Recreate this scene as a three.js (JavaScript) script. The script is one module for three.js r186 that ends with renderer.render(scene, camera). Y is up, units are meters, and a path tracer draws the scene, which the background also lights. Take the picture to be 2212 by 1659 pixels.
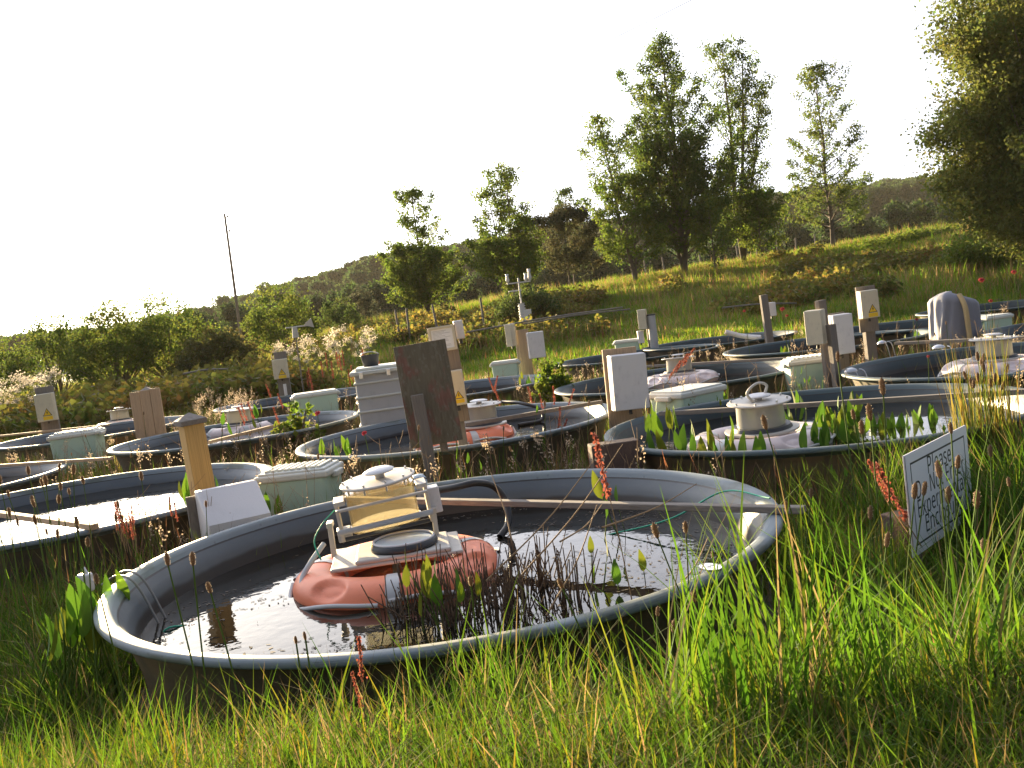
import * as THREE from 'three';
import { mergeGeometries, toCreasedNormals } from 'three/addons/utils/BufferGeometryUtils.js';
import { RoundedBoxGeometry } from 'three/addons/geometries/RoundedBoxGeometry.js';

// ---------------------------------------------------------------- camera, sky, sun, exposure
const scene = new THREE.Scene();
const EYE = 1.056, RIM = 0.42, DEG = Math.PI / 180;
const camera = new THREE.PerspectiveCamera(45.05, 4 / 3, 0.05, 1500);
camera.position.set(0, EYE, 0);
camera.rotation.set(-4.12 * DEG, 0, -7.21 * DEG, 'YXZ');
camera.updateMatrixWorld(true);

const SUN_AZ = -26.5 * DEG, SUN_EL = 7.6 * DEG;                 // azimuth from the view direction, seen low beyond the hedge
const sunDir = new THREE.Vector3(Math.sin(SUN_AZ) * Math.cos(SUN_EL), Math.sin(SUN_EL), -Math.cos(SUN_AZ) * Math.cos(SUN_EL));

const renderer = new THREE.WebGLRenderer({ antialias: true });
renderer.toneMapping = THREE.LinearToneMapping;
renderer.toneMappingExposure = 5.4;
renderer.shadowMap.enabled = true;

{ // evening sky: bright hazy air round the low sun, blue away from it
  const W = 512, H = 256, data = new Float32Array(W * H * 4);
  for (let j = 0; j < H; j++) {
    const el = ((j + 0.5) / H - 0.5) * Math.PI;
    for (let i = 0; i < W; i++) {
      const az = ((i + 0.5) / W - 0.5) * 2 * Math.PI;
      const d = new THREE.Vector3(Math.cos(az) * Math.cos(el), Math.sin(el), Math.sin(az) * Math.cos(el));
      const c = d.dot(sunDir), up = Math.max(0, d.y), ang = Math.acos(Math.min(1, Math.max(-1, c)));
      const low = Math.exp(-up * 4.5), fwd = 0.80 * Math.pow(0.5 + 0.5 * c, 3), glow = 5 * Math.exp(-ang * 9), halo = 0.7 * Math.exp(-ang * 2.6);
      const r = 0.085 + 0.085 * low + fwd * 0.98 + halo * 1.0 + glow * 1.0;
      const g = 0.108 + 0.085 * low + fwd * 1.0 + halo * 0.93 + glow * 0.82;
      const b = 0.165 + 0.070 * low + fwd * 1.10 + halo * 0.86 + glow * 0.52;
      const k = (j * W + i) * 4, f = 0.47 * (d.y < -0.02 ? 0.35 : 1);
      data[k] = r * f; data[k + 1] = g * f; data[k + 2] = b * f; data[k + 3] = 1;
    }
  }
  const sky = new THREE.DataTexture(data, W, H, THREE.RGBAFormat, THREE.FloatType);
  sky.mapping = THREE.EquirectangularReflectionMapping; sky.magFilter = THREE.LinearFilter; sky.needsUpdate = true;
  scene.background = sky; scene.environment = sky;
}
const sun = new THREE.DirectionalLight(new THREE.Color().setRGB(1.0, 0.77, 0.44), 5.0);
sun.name = 'sun'; sun.position.copy(sunDir).multiplyScalar(100); sun.castShadow = true; sun.shadow.radius = 1.6;
Object.assign(sun.shadow.camera, { left: -30, right: 30, top: 30, bottom: -30, near: 1, far: 260 }); sun.shadow.mapSize.set(4096, 4096);
scene.add(sun, sun.target);
scene.fog = new THREE.FogExp2(new THREE.Color().setRGB(1.0, 0.92, 0.76), 0.00025);     // evening haze

// ---------------------------------------------------------------- helpers
let seed = 7;
const rnd = () => { seed = (seed + 0x6D2B79F5) | 0; let t = Math.imul(seed ^ (seed >>> 15), 1 | seed); t = (t + Math.imul(t ^ (t >>> 7), 61 | t)) ^ t; return ((t ^ (t >>> 14)) >>> 0) / 4294967296; };
const rr = (a, b) => a + (b - a) * rnd(), gauss = () => (rnd() + rnd() + rnd() + rnd() - 2) * 0.87, pick = (a) => a[Math.floor(rnd() * a.length)];
const { lerp, smoothstep, clamp } = THREE.MathUtils;
const V = (x, y, z) => new THREE.Vector3(x, y, z);
const hash = (x, y) => { let n = Math.imul(x | 0, 374761393) + Math.imul(y | 0, 668265263); n = Math.imul(n ^ (n >>> 13), 1274126177); return ((n ^ (n >>> 16)) >>> 0) / 4294967296; };
const noise = (x, y) => { const i = Math.floor(x), j = Math.floor(y), u = x - i, v = y - j, s = u * u * (3 - 2 * u), t = v * v * (3 - 2 * v); return lerp(lerp(hash(i, j), hash(i + 1, j), s), lerp(hash(i, j + 1), hash(i + 1, j + 1), s), t); };
const fbm = (x, y, o = 4) => { let a = 0, w = 0.5; for (let k = 0; k < o; k++) { a += w * noise(x, y); x = x * 2.03 + 11.7; y = y * 2.03 + 5.3; w *= 0.5; } return a / (1 - Math.pow(0.5, o)); };

const R0 = new THREE.Matrix4().extractRotation(camera.matrixWorld);
const ray = (px, py) => V((px - 1106) / 2000, (829.5 - py) / 2000, -1).applyMatrix4(R0);       // direction of a place in the photograph
const at = (px, py, depth) => { const d = ray(px, py); return V(0, EYE, 0).addScaledVector(d, depth / -d.z); };
const onLevel = (px, py, y) => { const d = ray(px, py); return V(0, EYE, 0).addScaledVector(d, (y - EYE) / d.y); };

const names = new Map();
const numbered = (n) => { const k = names.get(n) || 0; names.set(n, k + 1); return k ? n + '_' + String(k).padStart(3, '0') : n; };
function tag(o, label, category, group, kind) { o.userData.label = label; if (category) o.userData.category = category; if (group) o.userData.group = group; if (kind) o.userData.kind = kind; return o; }
function thing(name, label, category, pos, turn = 0, group) { const o = new THREE.Group(); o.name = numbered(name); if (pos) o.position.copy(pos); o.rotation.y = turn; scene.add(o); return tag(o, label, category, group); }
function part(parent, name, geo, mat, label) { const m = new THREE.Mesh(geo, mat); m.name = parent === scene ? numbered(name) : name; m.castShadow = m.receiveShadow = true; if (label) m.userData.label = label; parent.add(m); return m; }
const move = (g, x = 0, y = 0, z = 0, rx = 0, ry = 0, rz = 0) => g.applyMatrix4(new THREE.Matrix4().compose(V(x, y, z), new THREE.Quaternion().setFromEuler(new THREE.Euler(rx, ry, rz)), V(1, 1, 1)));
const box = (w, h, d, x = 0, y = 0, z = 0, r = 0) => { r = Math.min(r || 0.002, w * 0.45, h * 0.45, d * 0.45); const g = new RoundedBoxGeometry(w, h, d, 2, r); return g.translate(x, y, z); };
const flat = (g) => { const o = g.index ? g.toNonIndexed() : g; for (const k of Object.keys(o.attributes)) if (!['position', 'normal', 'uv'].includes(k)) o.deleteAttribute(k); return o; };
const join = (...gs) => mergeGeometries(gs.flat().map(flat));
const tube = (pts, r, n = 24, s = 7) => new THREE.TubeGeometry(new THREE.CatmullRomCurve3(pts), n, r, s);
const cyl = (r1, r2, h, x = 0, y = 0, z = 0, n = 24) => new THREE.CylinderGeometry(r1, r2, h, n).translate(x, y, z);
const lathe = (pts, n = 96) => new THREE.LatheGeometry(pts.map(([x, y]) => new THREE.Vector2(x, y)), n);

function tex(w, h, fn, srgb = false) {                            // fn(u, v) -> [r, g, b] in 0..1
  const d = new Uint8Array(w * h * 4);
  for (let j = 0; j < h; j++) for (let i = 0; i < w; i++) { const c = fn(i / w, j / h, i, j), k = (j * w + i) * 4; for (let q = 0; q < 3; q++) d[k + q] = clamp(c[q] * 255, 0, 255); d[k + 3] = 255; }
  const t = new THREE.DataTexture(d, w, h); t.wrapS = t.wrapT = THREE.RepeatWrapping; t.magFilter = THREE.LinearFilter; t.needsUpdate = true;
  if (srgb) t.colorSpace = THREE.SRGBColorSpace; return t;
}
// noise that tiles over the unit square
const tiled = (u, v, n, o = 4) => { const a = fbm(u * n, v * n, o), b = fbm(u * n - n, v * n, o), c = fbm(u * n, v * n - n, o), d = fbm(u * n - n, v * n - n, o); return (a * (1 - u) * (1 - v) + b * u * (1 - v) + c * (1 - u) * v + d * u * v - 0.5) * 1.35 + 0.5; };
const grey = (x) => [x, x, x];
const T_speck = tex(256, 256, (u, v, i, j) => grey(0.80 + 0.2 * tiled(u, v, 12) + 0.10 * (hash(i, j) - 0.5) - (hash(i * 3 + 1, j * 5 + 2) > 0.985 ? 0.25 : 0)));
const T_grime = tex(512, 512, (u, v, i, j) => { const n = tiled(u, v, 5, 5), m = tiled(u, v, 22, 3), k = clamp(0.98 - 0.26 * smoothstep(n, 0.50, 0.85) * m * 1.5 + 0.06 * (hash(i, j) - 0.5), 0, 1); return [k, k * 0.985, k * 0.955]; });
const T_wood = tex(256, 512, (u, v, i, j) => { const w = tiled(u, v * 0.12, 22, 4), f = tiled(u, v * 0.06, 60, 3), kn = 0.5 + 0.5 * Math.sin((u * 16 + w * 5) * 6.28); const k = 0.55 + 0.3 * w + 0.22 * f - 0.12 * kn; return [k, k * 0.97, k * 0.93]; });
const T_lichen = tex(512, 512, (u, v, i, j) => { const w = tiled(u * 1, v * 0.3, 40, 3), n = tiled(u, v, 7, 5), l = smoothstep(tiled(u, v, 26, 4), 0.60, 0.70), rd = smoothstep(n, 0.50, 0.66), k = 0.42 + 0.32 * w; let c = [k * lerp(0.86, 1.15, rd), k * lerp(0.84, 0.70, rd), k * lerp(0.68, 0.62, rd)]; return c.map((x, q) => lerp(x, [0.72, 0.73, 0.66][q], l * 0.5)); });
const T_bump = tex(256, 256, (u, v) => grey(tiled(u, v, 30, 4)));
const T_rim = tex(2048, 64, (u, v, i, j) => { const d = smoothstep(tiled(u, v * 0.06, 30, 4), 0.54, 0.70), m = smoothstep(tiled(u, 0.4 + v * 0.03, 11, 4), 0.50, 0.66), s = hash(Math.floor(i / 3), j >> 2) > 0.985 ? 0.78 : 1, k = (0.84 + 0.22 * tiled(u, v * 0.1, 60, 3) + 0.06 * (hash(i, j) - 0.5)) * s; return [k * lerp(1, 0.62, d) * lerp(1, 0.94, m), k * lerp(1, 0.60, d), k * lerp(1, 0.46, d) * lerp(1, 0.86, m)]; });
const T_wall = tex(1024, 256, (u, v, i, j) => { const st = smoothstep(tiled(u, v * 0.05, 70, 4), 0.45, 0.72), mud = smoothstep(tiled(u, v * 0.3, 16, 4), 0.48, 0.66), k = 0.75 + 0.35 * tiled(u, v, 24, 4); return [k * lerp(0.8, 1.15, st), k * lerp(0.85, 1.05, st) * lerp(1, 0.9, mud), k * lerp(0.8, 0.95, st) * lerp(1, 0.7, mud)]; });
const T_ripple = tex(512, 512, (u, v) => grey(0.5 + 0.5 * (tiled(u, v, 9, 3) - 0.5) + 0.25 * (tiled(u, v, 34, 3) - 0.5)));
const rep = (t, x, y) => { const c = t.clone(); c.repeat.set(x, y); c.needsUpdate = true; return c; };

const lin = (r, g, b) => new THREE.Color().setRGB(r, g, b);
const std = (c, roughness = 0.8, o = {}) => new THREE.MeshStandardMaterial({ color: c, roughness, ...o });
const leafMat = (c, t = 0.45, o = {}) => new THREE.MeshPhysicalMaterial({ color: c, roughness: 0.95, transmission: t, thickness: 0, specularIntensity: 0.2, side: THREE.DoubleSide, vertexColors: true, ...o });
const M = {
  whitePlastic: std(lin(0.68, 0.67, 0.68), 0.45, { map: T_grime }),
  dirtyWhite: std(lin(0.54, 0.51, 0.46), 0.55, { map: T_grime }),
  greyPlastic: std(lin(0.42, 0.43, 0.44), 0.5, { map: T_grime }),
  greenPlastic: std(lin(0.44, 0.60, 0.50), 0.5, { map: T_grime }),
  lidPlastic: std(lin(0.60, 0.62, 0.57), 0.6, { map: T_grime }),
  beigeBox: std(lin(0.62, 0.56, 0.42), 0.5, { map: T_grime }),
  wood: std(lin(0.34, 0.27, 0.20), 0.85, { map: T_wood, bumpMap: T_wood, bumpScale: 0.002 }),
  paleWood: std(lin(0.66, 0.47, 0.30), 0.8, { map: T_wood, bumpMap: T_wood, bumpScale: 0.001 }),
  yellowWood: std(lin(0.72, 0.46, 0.16), 0.75, { map: T_wood }),
  oldWood: std(lin(0.27, 0.24, 0.21), 0.9, { map: T_wood, bumpMap: T_wood, bumpScale: 0.003 }),
  boardWood: std(lin(0.30, 0.26, 0.22), 0.9, { map: T_lichen, bumpMap: T_lichen, bumpScale: 0.002 }),
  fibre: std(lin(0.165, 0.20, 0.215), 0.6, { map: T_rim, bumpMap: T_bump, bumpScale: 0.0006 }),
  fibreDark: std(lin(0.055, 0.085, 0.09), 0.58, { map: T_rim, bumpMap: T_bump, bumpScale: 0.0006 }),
  fibreOut: std(lin(0.11, 0.083, 0.055), 0.6, { map: T_wall, bumpMap: T_bump, bumpScale: 0.0008 }),
  orange: std(lin(0.86, 0.25, 0.125), 0.5, { map: T_grime, bumpMap: T_bump, bumpScale: 0.0004 }),
  paleRing: std(lin(0.74, 0.60, 0.56), 0.45, { map: T_speck }),
  tape: std(lin(0.62, 0.62, 0.60), 0.4, { map: T_speck }),
  rope: std(lin(0.55, 0.54, 0.52), 0.9),
  greenRope: std(lin(0.02, 0.34, 0.20), 0.6),
  rubber: std(lin(0.025, 0.024, 0.023), 0.45),
  blackIron: std(lin(0.04, 0.04, 0.042), 0.5),
  steel: std(lin(0.62, 0.62, 0.62), 0.35, { metalness: 0.9 }),
  greyWire: std(lin(0.20, 0.19, 0.17), 0.5),
  hatchDisc: std(lin(0.50, 0.60, 0.66), 0.35),
  acrylic: new THREE.MeshPhysicalMaterial({ color: lin(0.84, 0.76, 0.54), roughness: 0.15, transmission: 0.82, thickness: 0, side: THREE.DoubleSide }),
  fogged: new THREE.MeshPhysicalMaterial({ color: lin(0.62, 0.60, 0.52), roughness: 0.3, transmission: 0.6, thickness: 0, side: THREE.DoubleSide }),
  water: new THREE.MeshPhysicalMaterial({ color: lin(0.014, 0.011, 0.007), roughness: 0.02, ior: 1.36, bumpMap: rep(T_ripple, 2, 2), bumpScale: 0.0016 }),
  yellowLabel: std(lin(0.80, 0.52, 0.02), 0.5), blackPrint: std(lin(0.02, 0.02, 0.02), 0.6),
  tarp: std(lin(0.26, 0.26, 0.30), 0.6), strap: std(lin(0.50, 0.36, 0.17), 0.8),
  brick: std(lin(0.10, 0.07, 0.06), 0.9, { map: T_grime, bumpMap: T_bump, bumpScale: 0.003 }),
  paper: std(lin(0.80, 0.80, 0.80), 0.7),
  bark: std(lin(0.14, 0.11, 0.085), 0.95, { bumpMap: T_bump, bumpScale: 0.01 }),
  pole: std(lin(0.30, 0.24, 0.18), 0.9, { map: T_wood }),
  wire: std(lin(0.06, 0.06, 0.06), 0.5),
  dryStem: std(lin(0.26, 0.17, 0.09), 0.9), deadStem: std(lin(0.10, 0.062, 0.036), 0.9),
  greenStem: leafMat(lin(0.10, 0.15, 0.03), 0.3, { vertexColors: false }),
  seedHead: leafMat(lin(0.20, 0.125, 0.07), 0.35, { vertexColors: false }),
  sorrel: leafMat(lin(0.30, 0.09, 0.06), 0.45, { vertexColors: false }),
  valerian: leafMat(lin(0.34, 0.035, 0.055), 0.4, { vertexColors: false }),
  fluff: leafMat(lin(0.45, 0.36, 0.26), 0.5, { vertexColors: false }),
  leaf: leafMat(lin(0.10, 0.21, 0.02), 0.5, { vertexColors: false, roughness: 0.8 }),
  grass: leafMat(lin(1, 1, 1), 0.62),
  crown: leafMat(lin(1, 1, 1), 0.62),
  leafbits: std(lin(0.07, 0.052, 0.035), 0.85, { side: THREE.DoubleSide }),
};

// ---------------------------------------------------------------- terrain
const ridge = [[-400, 725], [0, 722], [250, 700], [400, 668], [450, 655], [600, 612], [700, 585], [800, 552], [880, 540], [1000, 519], [1200, 482], [1450, 452], [1750, 402], [2000, 378], [2212, 362], [2700, 340]]
  .map(([x, y]) => { const d = ray(x, y); return [Math.atan2(d.x, -d.z), Math.atan2(d.y, Math.hypot(d.x, d.z))]; });
const along = (table, x) => { if (x <= table[0][0]) return table[0][1]; for (let i = 1; i < table.length; i++) if (x <= table[i][0]) return lerp(table[i - 1][1], table[i][1], (x - table[i - 1][0]) / (table[i][0] - table[i - 1][0])); return table[table.length - 1][1]; };
const rise = [[-50, 0.1], [-28, 0.15], [-18, 0.5], [-8, 1.4], [2, 1.95], [12, 2.15], [25, 2.35], [50, 2.35]];
const RIDGE_R = 310, CANOPY = 9;
function groundAt(x, z) {
  const r = Math.hypot(x, z), az = Math.atan2(x, -z), deg = az / DEG;
  let h = 0;
  const dz = -z;
  h += 0.36 * smoothstep(-dz, -2.12, -1.15) * smoothstep(-r, -14, -9);                                    // the bank the photograph was taken from
  if (dz < 4) h += 0.13 * smoothstep(x, 0.95, 1.7) * smoothstep(-dz, -3.3, -2.2);
  h += 0.09 * smoothstep(-r, -16, -12) * smoothstep(dz, 1.9, 3.2);                                        // gravel pad under the tubs
  h += along(rise, deg) * smoothstep(r, 13.2, 44) * smoothstep(Math.cos(az), 0.2, 0.6);
  if (r > 55) { const top = EYE + Math.tan(along(ridge, az)) * RIDGE_R - CANOPY; const k = smoothstep(Math.cos(az), 0.3, 0.7); h += (Math.max(top, 2) - along(rise, deg)) * smoothstep(r, 110, RIDGE_R) * k; }
  h += 0.26 * (fbm(x * 0.5 + 40, z * 0.5 + 9, 3) - 0.5) * smoothstep(r, 13, 21) + 0.03 * (fbm(x * 1.4, z * 1.4, 2) - 0.5) * smoothstep(r, 9, 12);
  return h;
}
{
  const radii = [0]; for (let r = 0.3; r < 640; r *= r < 14 ? 1.07 : 1.05) radii.push(r);
  const N = 360, pos = [], col = [], idx = [], uv = [];
  radii.forEach((r) => { for (let k = 0; k <= N; k++) {
    const a = (k / N) * 2 * Math.PI, x = r * Math.sin(a), z = -r * Math.cos(a), y = groundAt(x, z);
    pos.push(x, y, z); uv.push(x, z);
    const site = smoothstep(-Math.hypot((x - 0.3) / 1.05, z + 7.2), -6.2, -4.6) * smoothstep(fbm(x * 1.1, z * 1.1, 3), 0.25, 0.5), n = fbm(x * 0.5 + 3, z * 0.5, 4);
    const g = [lerp(0.045, 0.085, n), lerp(0.060, 0.090, n), lerp(0.018, 0.030, n)], s = [0.20, 0.175, 0.15];
    col.push(lerp(g[0], s[0], site), lerp(g[1], s[1], site), lerp(g[2], s[2], site));
  } });
  for (let i = 0; i < radii.length - 1; i++) for (let k = 0; k < N; k++) { const a = i * (N + 1) + k, b = a + N + 1; idx.push(a, a + 1, b, a + 1, b + 1, b); }
  const g = new THREE.BufferGeometry();
  g.setAttribute('position', new THREE.Float32BufferAttribute(pos, 3)); g.setAttribute('color', new THREE.Float32BufferAttribute(col, 3)); g.setAttribute('uv', new THREE.Float32BufferAttribute(uv, 2));
  g.setIndex(idx); g.computeVertexNormals();
  tag(part(scene, 'ground', g, std(lin(1, 1, 1), 0.95, { vertexColors: true, map: rep(T_speck, 2.2, 2.2), bumpMap: rep(T_bump, 2.5, 2.5), bumpScale: 0.012 })), 'rough meadow ground rising to a wooded ridge', null, null, 'structure');
}

// ---------------------------------------------------------------- round tubs
const T_inner = [0, 1].map((k) => tex(1024, 128, (u, v, i, j) => {          // v runs down the inner wall: clean shell above, dark algae film below the old water line
  const edge = 0.15 + 0.10 * (tiled(u, 0.3, 14, 3) - 0.5) + 0.05 * (tiled(u, 0.7, 60, 3) - 0.5), film = smoothstep(v, edge - 0.015, edge + 0.03), n = tiled(u, v * 0.2, 40, 4);
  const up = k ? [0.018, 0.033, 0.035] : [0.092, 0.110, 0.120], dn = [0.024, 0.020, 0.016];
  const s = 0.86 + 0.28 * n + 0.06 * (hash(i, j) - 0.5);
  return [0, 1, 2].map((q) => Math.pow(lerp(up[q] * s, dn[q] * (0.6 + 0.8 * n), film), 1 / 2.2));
}, true));
const innerMat = T_inner.map((t) => std(lin(1, 1, 1), 0.4, { map: t, side: THREE.DoubleSide }));
const rimGeo = lathe([[0.944, RIM - 0.042], [0.962, RIM - 0.026], [0.986, RIM - 0.022], [0.997, RIM - 0.020], [1.0, RIM - 0.016], [1.0, RIM - 0.008], [0.996, RIM - 0.002], [0.985, RIM], [0.970, RIM], [0.960, RIM - 0.004], [0.950, RIM - 0.013], [0.944, RIM - 0.026]], 144);
const outGeo = lathe([[0.865, -0.04], [0.885, 0.1], [0.905, 0.25], [0.945, RIM - 0.041]], 96);
const inPts = []; for (let i = 0; i <= 14; i++) { const t = i / 14; inPts.push([lerp(0.9445, 0.862, Math.pow(t, 0.55)), lerp(RIM - 0.025, 0.05, t)]); }
const inGeo = lathe(inPts.reverse(), 96);
{ const p = inGeo.attributes.position, u = inGeo.attributes.uv; for (let i = 0; i < p.count; i++) u.setY(i, (RIM - 0.03 - p.getY(i)) / 0.36); }
const WATER = 0.295;
const waterGeo = new THREE.CircleGeometry(0.918, 96).rotateX(-Math.PI / 2);
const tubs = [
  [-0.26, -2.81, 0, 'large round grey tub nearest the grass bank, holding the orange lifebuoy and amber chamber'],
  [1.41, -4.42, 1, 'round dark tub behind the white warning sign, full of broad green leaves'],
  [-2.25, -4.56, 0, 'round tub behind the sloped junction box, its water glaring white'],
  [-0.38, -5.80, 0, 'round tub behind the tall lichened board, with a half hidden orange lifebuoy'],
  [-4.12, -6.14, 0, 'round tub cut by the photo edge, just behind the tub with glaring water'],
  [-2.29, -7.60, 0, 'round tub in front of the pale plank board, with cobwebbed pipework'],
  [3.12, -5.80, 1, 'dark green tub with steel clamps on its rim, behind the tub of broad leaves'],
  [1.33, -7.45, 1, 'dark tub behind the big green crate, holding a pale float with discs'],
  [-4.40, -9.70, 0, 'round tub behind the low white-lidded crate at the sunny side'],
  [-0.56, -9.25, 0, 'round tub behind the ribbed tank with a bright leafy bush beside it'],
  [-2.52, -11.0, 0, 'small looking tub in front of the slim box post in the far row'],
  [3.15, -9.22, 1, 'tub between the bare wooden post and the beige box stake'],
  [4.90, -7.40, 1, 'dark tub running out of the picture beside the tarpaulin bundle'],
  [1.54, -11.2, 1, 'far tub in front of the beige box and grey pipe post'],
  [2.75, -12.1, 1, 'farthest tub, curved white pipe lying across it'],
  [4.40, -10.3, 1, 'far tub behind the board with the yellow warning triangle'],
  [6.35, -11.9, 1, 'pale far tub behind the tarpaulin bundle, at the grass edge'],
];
tubs.forEach(([x, z, dark, label], i) => {
  const t = thing('round_tub', label, 'tub', V(x, 0, z), rnd() * 6.28, 'round fibreglass tubs');
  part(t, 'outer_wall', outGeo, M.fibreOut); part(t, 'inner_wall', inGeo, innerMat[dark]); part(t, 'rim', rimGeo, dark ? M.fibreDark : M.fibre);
  const w = part(scene, 'water', waterGeo, M.water); w.position.set(x, [WATER, 0.328, 0.338, 0.32][i] ?? WATER + rr(-0.01, 0.05), z); w.rotation.y = rnd() * 6; tag(w, 'dark still water in a tub', null, null, 'structure');
});
const inTub = (x, z, m = 0) => tubs.some(([a, b]) => Math.hypot(x - a, z - b) < 1.0 + m);

// oval number sticker on the near rim
{
  const p = onLevel(1535, 1225, RIM + 0.002), c = document.createElement('canvas'); c.width = 128; c.height = 96; const g = c.getContext('2d');
  g.fillStyle = '#e9ecf2'; g.fillRect(0, 0, 128, 96); g.fillStyle = '#222'; g.font = 'bold 64px sans-serif'; g.textAlign = 'center'; g.textBaseline = 'middle'; g.fillText('1', 64, 50);
  const t = new THREE.CanvasTexture(c); t.colorSpace = THREE.SRGBColorSpace;
  const dir = Math.atan2(p.x + 0.26, p.z + 2.81), s = part(scene, 'number_sticker', new THREE.CircleGeometry(0.026, 40).scale(1.25, 0.9, 1).rotateX(-Math.PI / 2), std(lin(1, 1, 1), 0.4, { map: t }));
  s.position.set(-0.26 + Math.sin(dir) * 0.962, RIM + 0.0035, -2.81 + Math.cos(dir) * 0.962); s.rotation.y = dir + 1.2; tag(s, 'white oval sticker numbered 1 on the near tub rim', 'sticker');
}

// ---------------------------------------------------------------- lifebuoys with gas chambers
function ringGeo(R, r, dimples) {
  const nu = 240, nv = 48, pos = [], uv = [], idx = [];
  for (let i = 0; i <= nu; i++) for (let j = 0; j <= nv; j++) {
    const a = (i / nu) * 2 * Math.PI, b = (j / nv) * 2 * Math.PI; let q = r;
    if (dimples) for (const k of [-0.60, 1.12, 2.97, -2.2]) { let da = Math.atan2(Math.sin(a - k), Math.cos(a - k)), db = Math.atan2(Math.sin(b - 0.85), Math.cos(b - 0.85)); const e = Math.hypot(da / 0.22, db / 0.60); q -= 0.019 * (1 - smoothstep(e, 0.70, 1.08)); }
    const x = (R + q * 1.08 * Math.cos(b)); pos.push(x * Math.sin(a), q * 0.86 * Math.sin(b), x * Math.cos(a)); uv.push(i / nu * 8, j / nv * 2);
  }
  for (let i = 0; i < nu; i++) for (let j = 0; j < nv; j++) { const a = i * (nv + 1) + j, b = a + nv + 1; idx.push(a, b, a + 1, b, b + 1, a + 1); }
  const g = new THREE.BufferGeometry(); g.setAttribute('position', new THREE.Float32BufferAttribute(pos, 3)); g.setAttribute('uv', new THREE.Float32BufferAttribute(uv, 2)); g.setIndex(idx); g.computeVertexNormals(); return g;
}
const bandGeo = (R, r, a0, w) => { const pos = [], idx = [], nu = 6, nv = 28; for (let i = 0; i <= nu; i++) for (let j = 0; j <= nv; j++) { const a = a0 + (i / nu - 0.5) * w, b = (j / nv) * 2 * Math.PI, x = R + (r + 0.003) * 1.08 * Math.cos(b); pos.push(x * Math.sin(a), (r + 0.003) * 0.86 * Math.sin(b), x * Math.cos(a)); } for (let i = 0; i < nu; i++) for (let j = 0; j < nv; j++) { const a = i * (nv + 1) + j, b = a + nv + 1; idx.push(a, b, a + 1, b, b + 1, a + 1); } const g = new THREE.BufferGeometry(); g.setAttribute('position', new THREE.Float32BufferAttribute(pos, 3)); g.setIndex(idx); g.computeVertexNormals(); return g; };
const RR = 0.245, rr0 = 0.072, ringShape = ringGeo(RR, rr0, true);
function lifebuoy(pos, turn, mat, label, group) {
  const t = thing('lifebuoy', label, 'lifebuoy', pos, turn, group);
  part(t, 'ring', ringShape, mat);
  for (const k of [-1.75, 0.09, 1.92, 3.3]) part(t, 'tape_band', bandGeo(RR, rr0, k, 0.14), M.tape);
  for (let k = 0; k < 4; k++) {
    const pts = []; for (let i = 0; i <= 8; i++) { const s = i / 8, a = k * Math.PI / 2 + 0.05 + s * (Math.PI / 2 - 0.1), o = Math.sin(s * Math.PI); pts.push(V(Math.sin(a) * (RR + rr0 * 1.12 + 0.014 * o), 0.012 - 0.02 * o + 0.015 * Math.sin(s * 7 + k), Math.cos(a) * (RR + rr0 * 1.12 + 0.014 * o))); }
    part(t, 'grab_rope', tube(pts, 0.0065, 30, 8), M.rope);
  }
  return t;
}
// closed chamber standing on a lifebuoy: drum, lid, knob disc, hose
function chamber(pos, turn, label, hose = true, clear = M.fogged) {
  const t = thing('gas_chamber', label, 'chamber', pos, turn, 'drum chambers floating on lifebuoys');
  part(t, 'base_plate', cyl(0.20, 0.20, 0.012, 0, 0.075, 0, 40), M.dirtyWhite);
  part(t, 'base_flange', cyl(0.155, 0.165, 0.022, 0, 0.092, 0, 40), M.blackIron);
  part(t, 'drum', cyl(0.125, 0.13, 0.15, 0, 0.178, 0, 40), clear); t.rotation.x = rr(-0.05, 0.05); t.rotation.z = rr(-0.06, 0.06); t.scale.set(0.84, 0.70, 0.84); t.position.y += 0.015;
  part(t, 'lid', lathe([[0, 0.252], [0.168, 0.252], [0.172, 0.257], [0.170, 0.264], [0, 0.268]], 48), M.dirtyWhite);
  part(t, 'knob', lathe([[0, 0.268], [0.02, 0.268], [0.02, 0.29], [0.066, 0.292], [0.068, 0.299], [0.05, 0.306], [0, 0.308]], 32), M.whitePlastic);
  for (let k = 0; k < 8; k++) { const a = k * Math.PI / 4; part(t, 'bolt', cyl(0.006, 0.006, 0.016, Math.sin(a) * 0.15, 0.272, Math.cos(a) * 0.15, 8), M.steel); }
  if (hose) part(t, 'hose', tube([V(-0.05, 0.26, 0.02), V(-0.10, 0.34, 0.04), V(-0.04, 0.39, 0.05), V(0.04, 0.36, 0.03), V(0.05, 0.305, 0)], 0.008, 30), M.dirtyWhite);
  return t;
}
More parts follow.
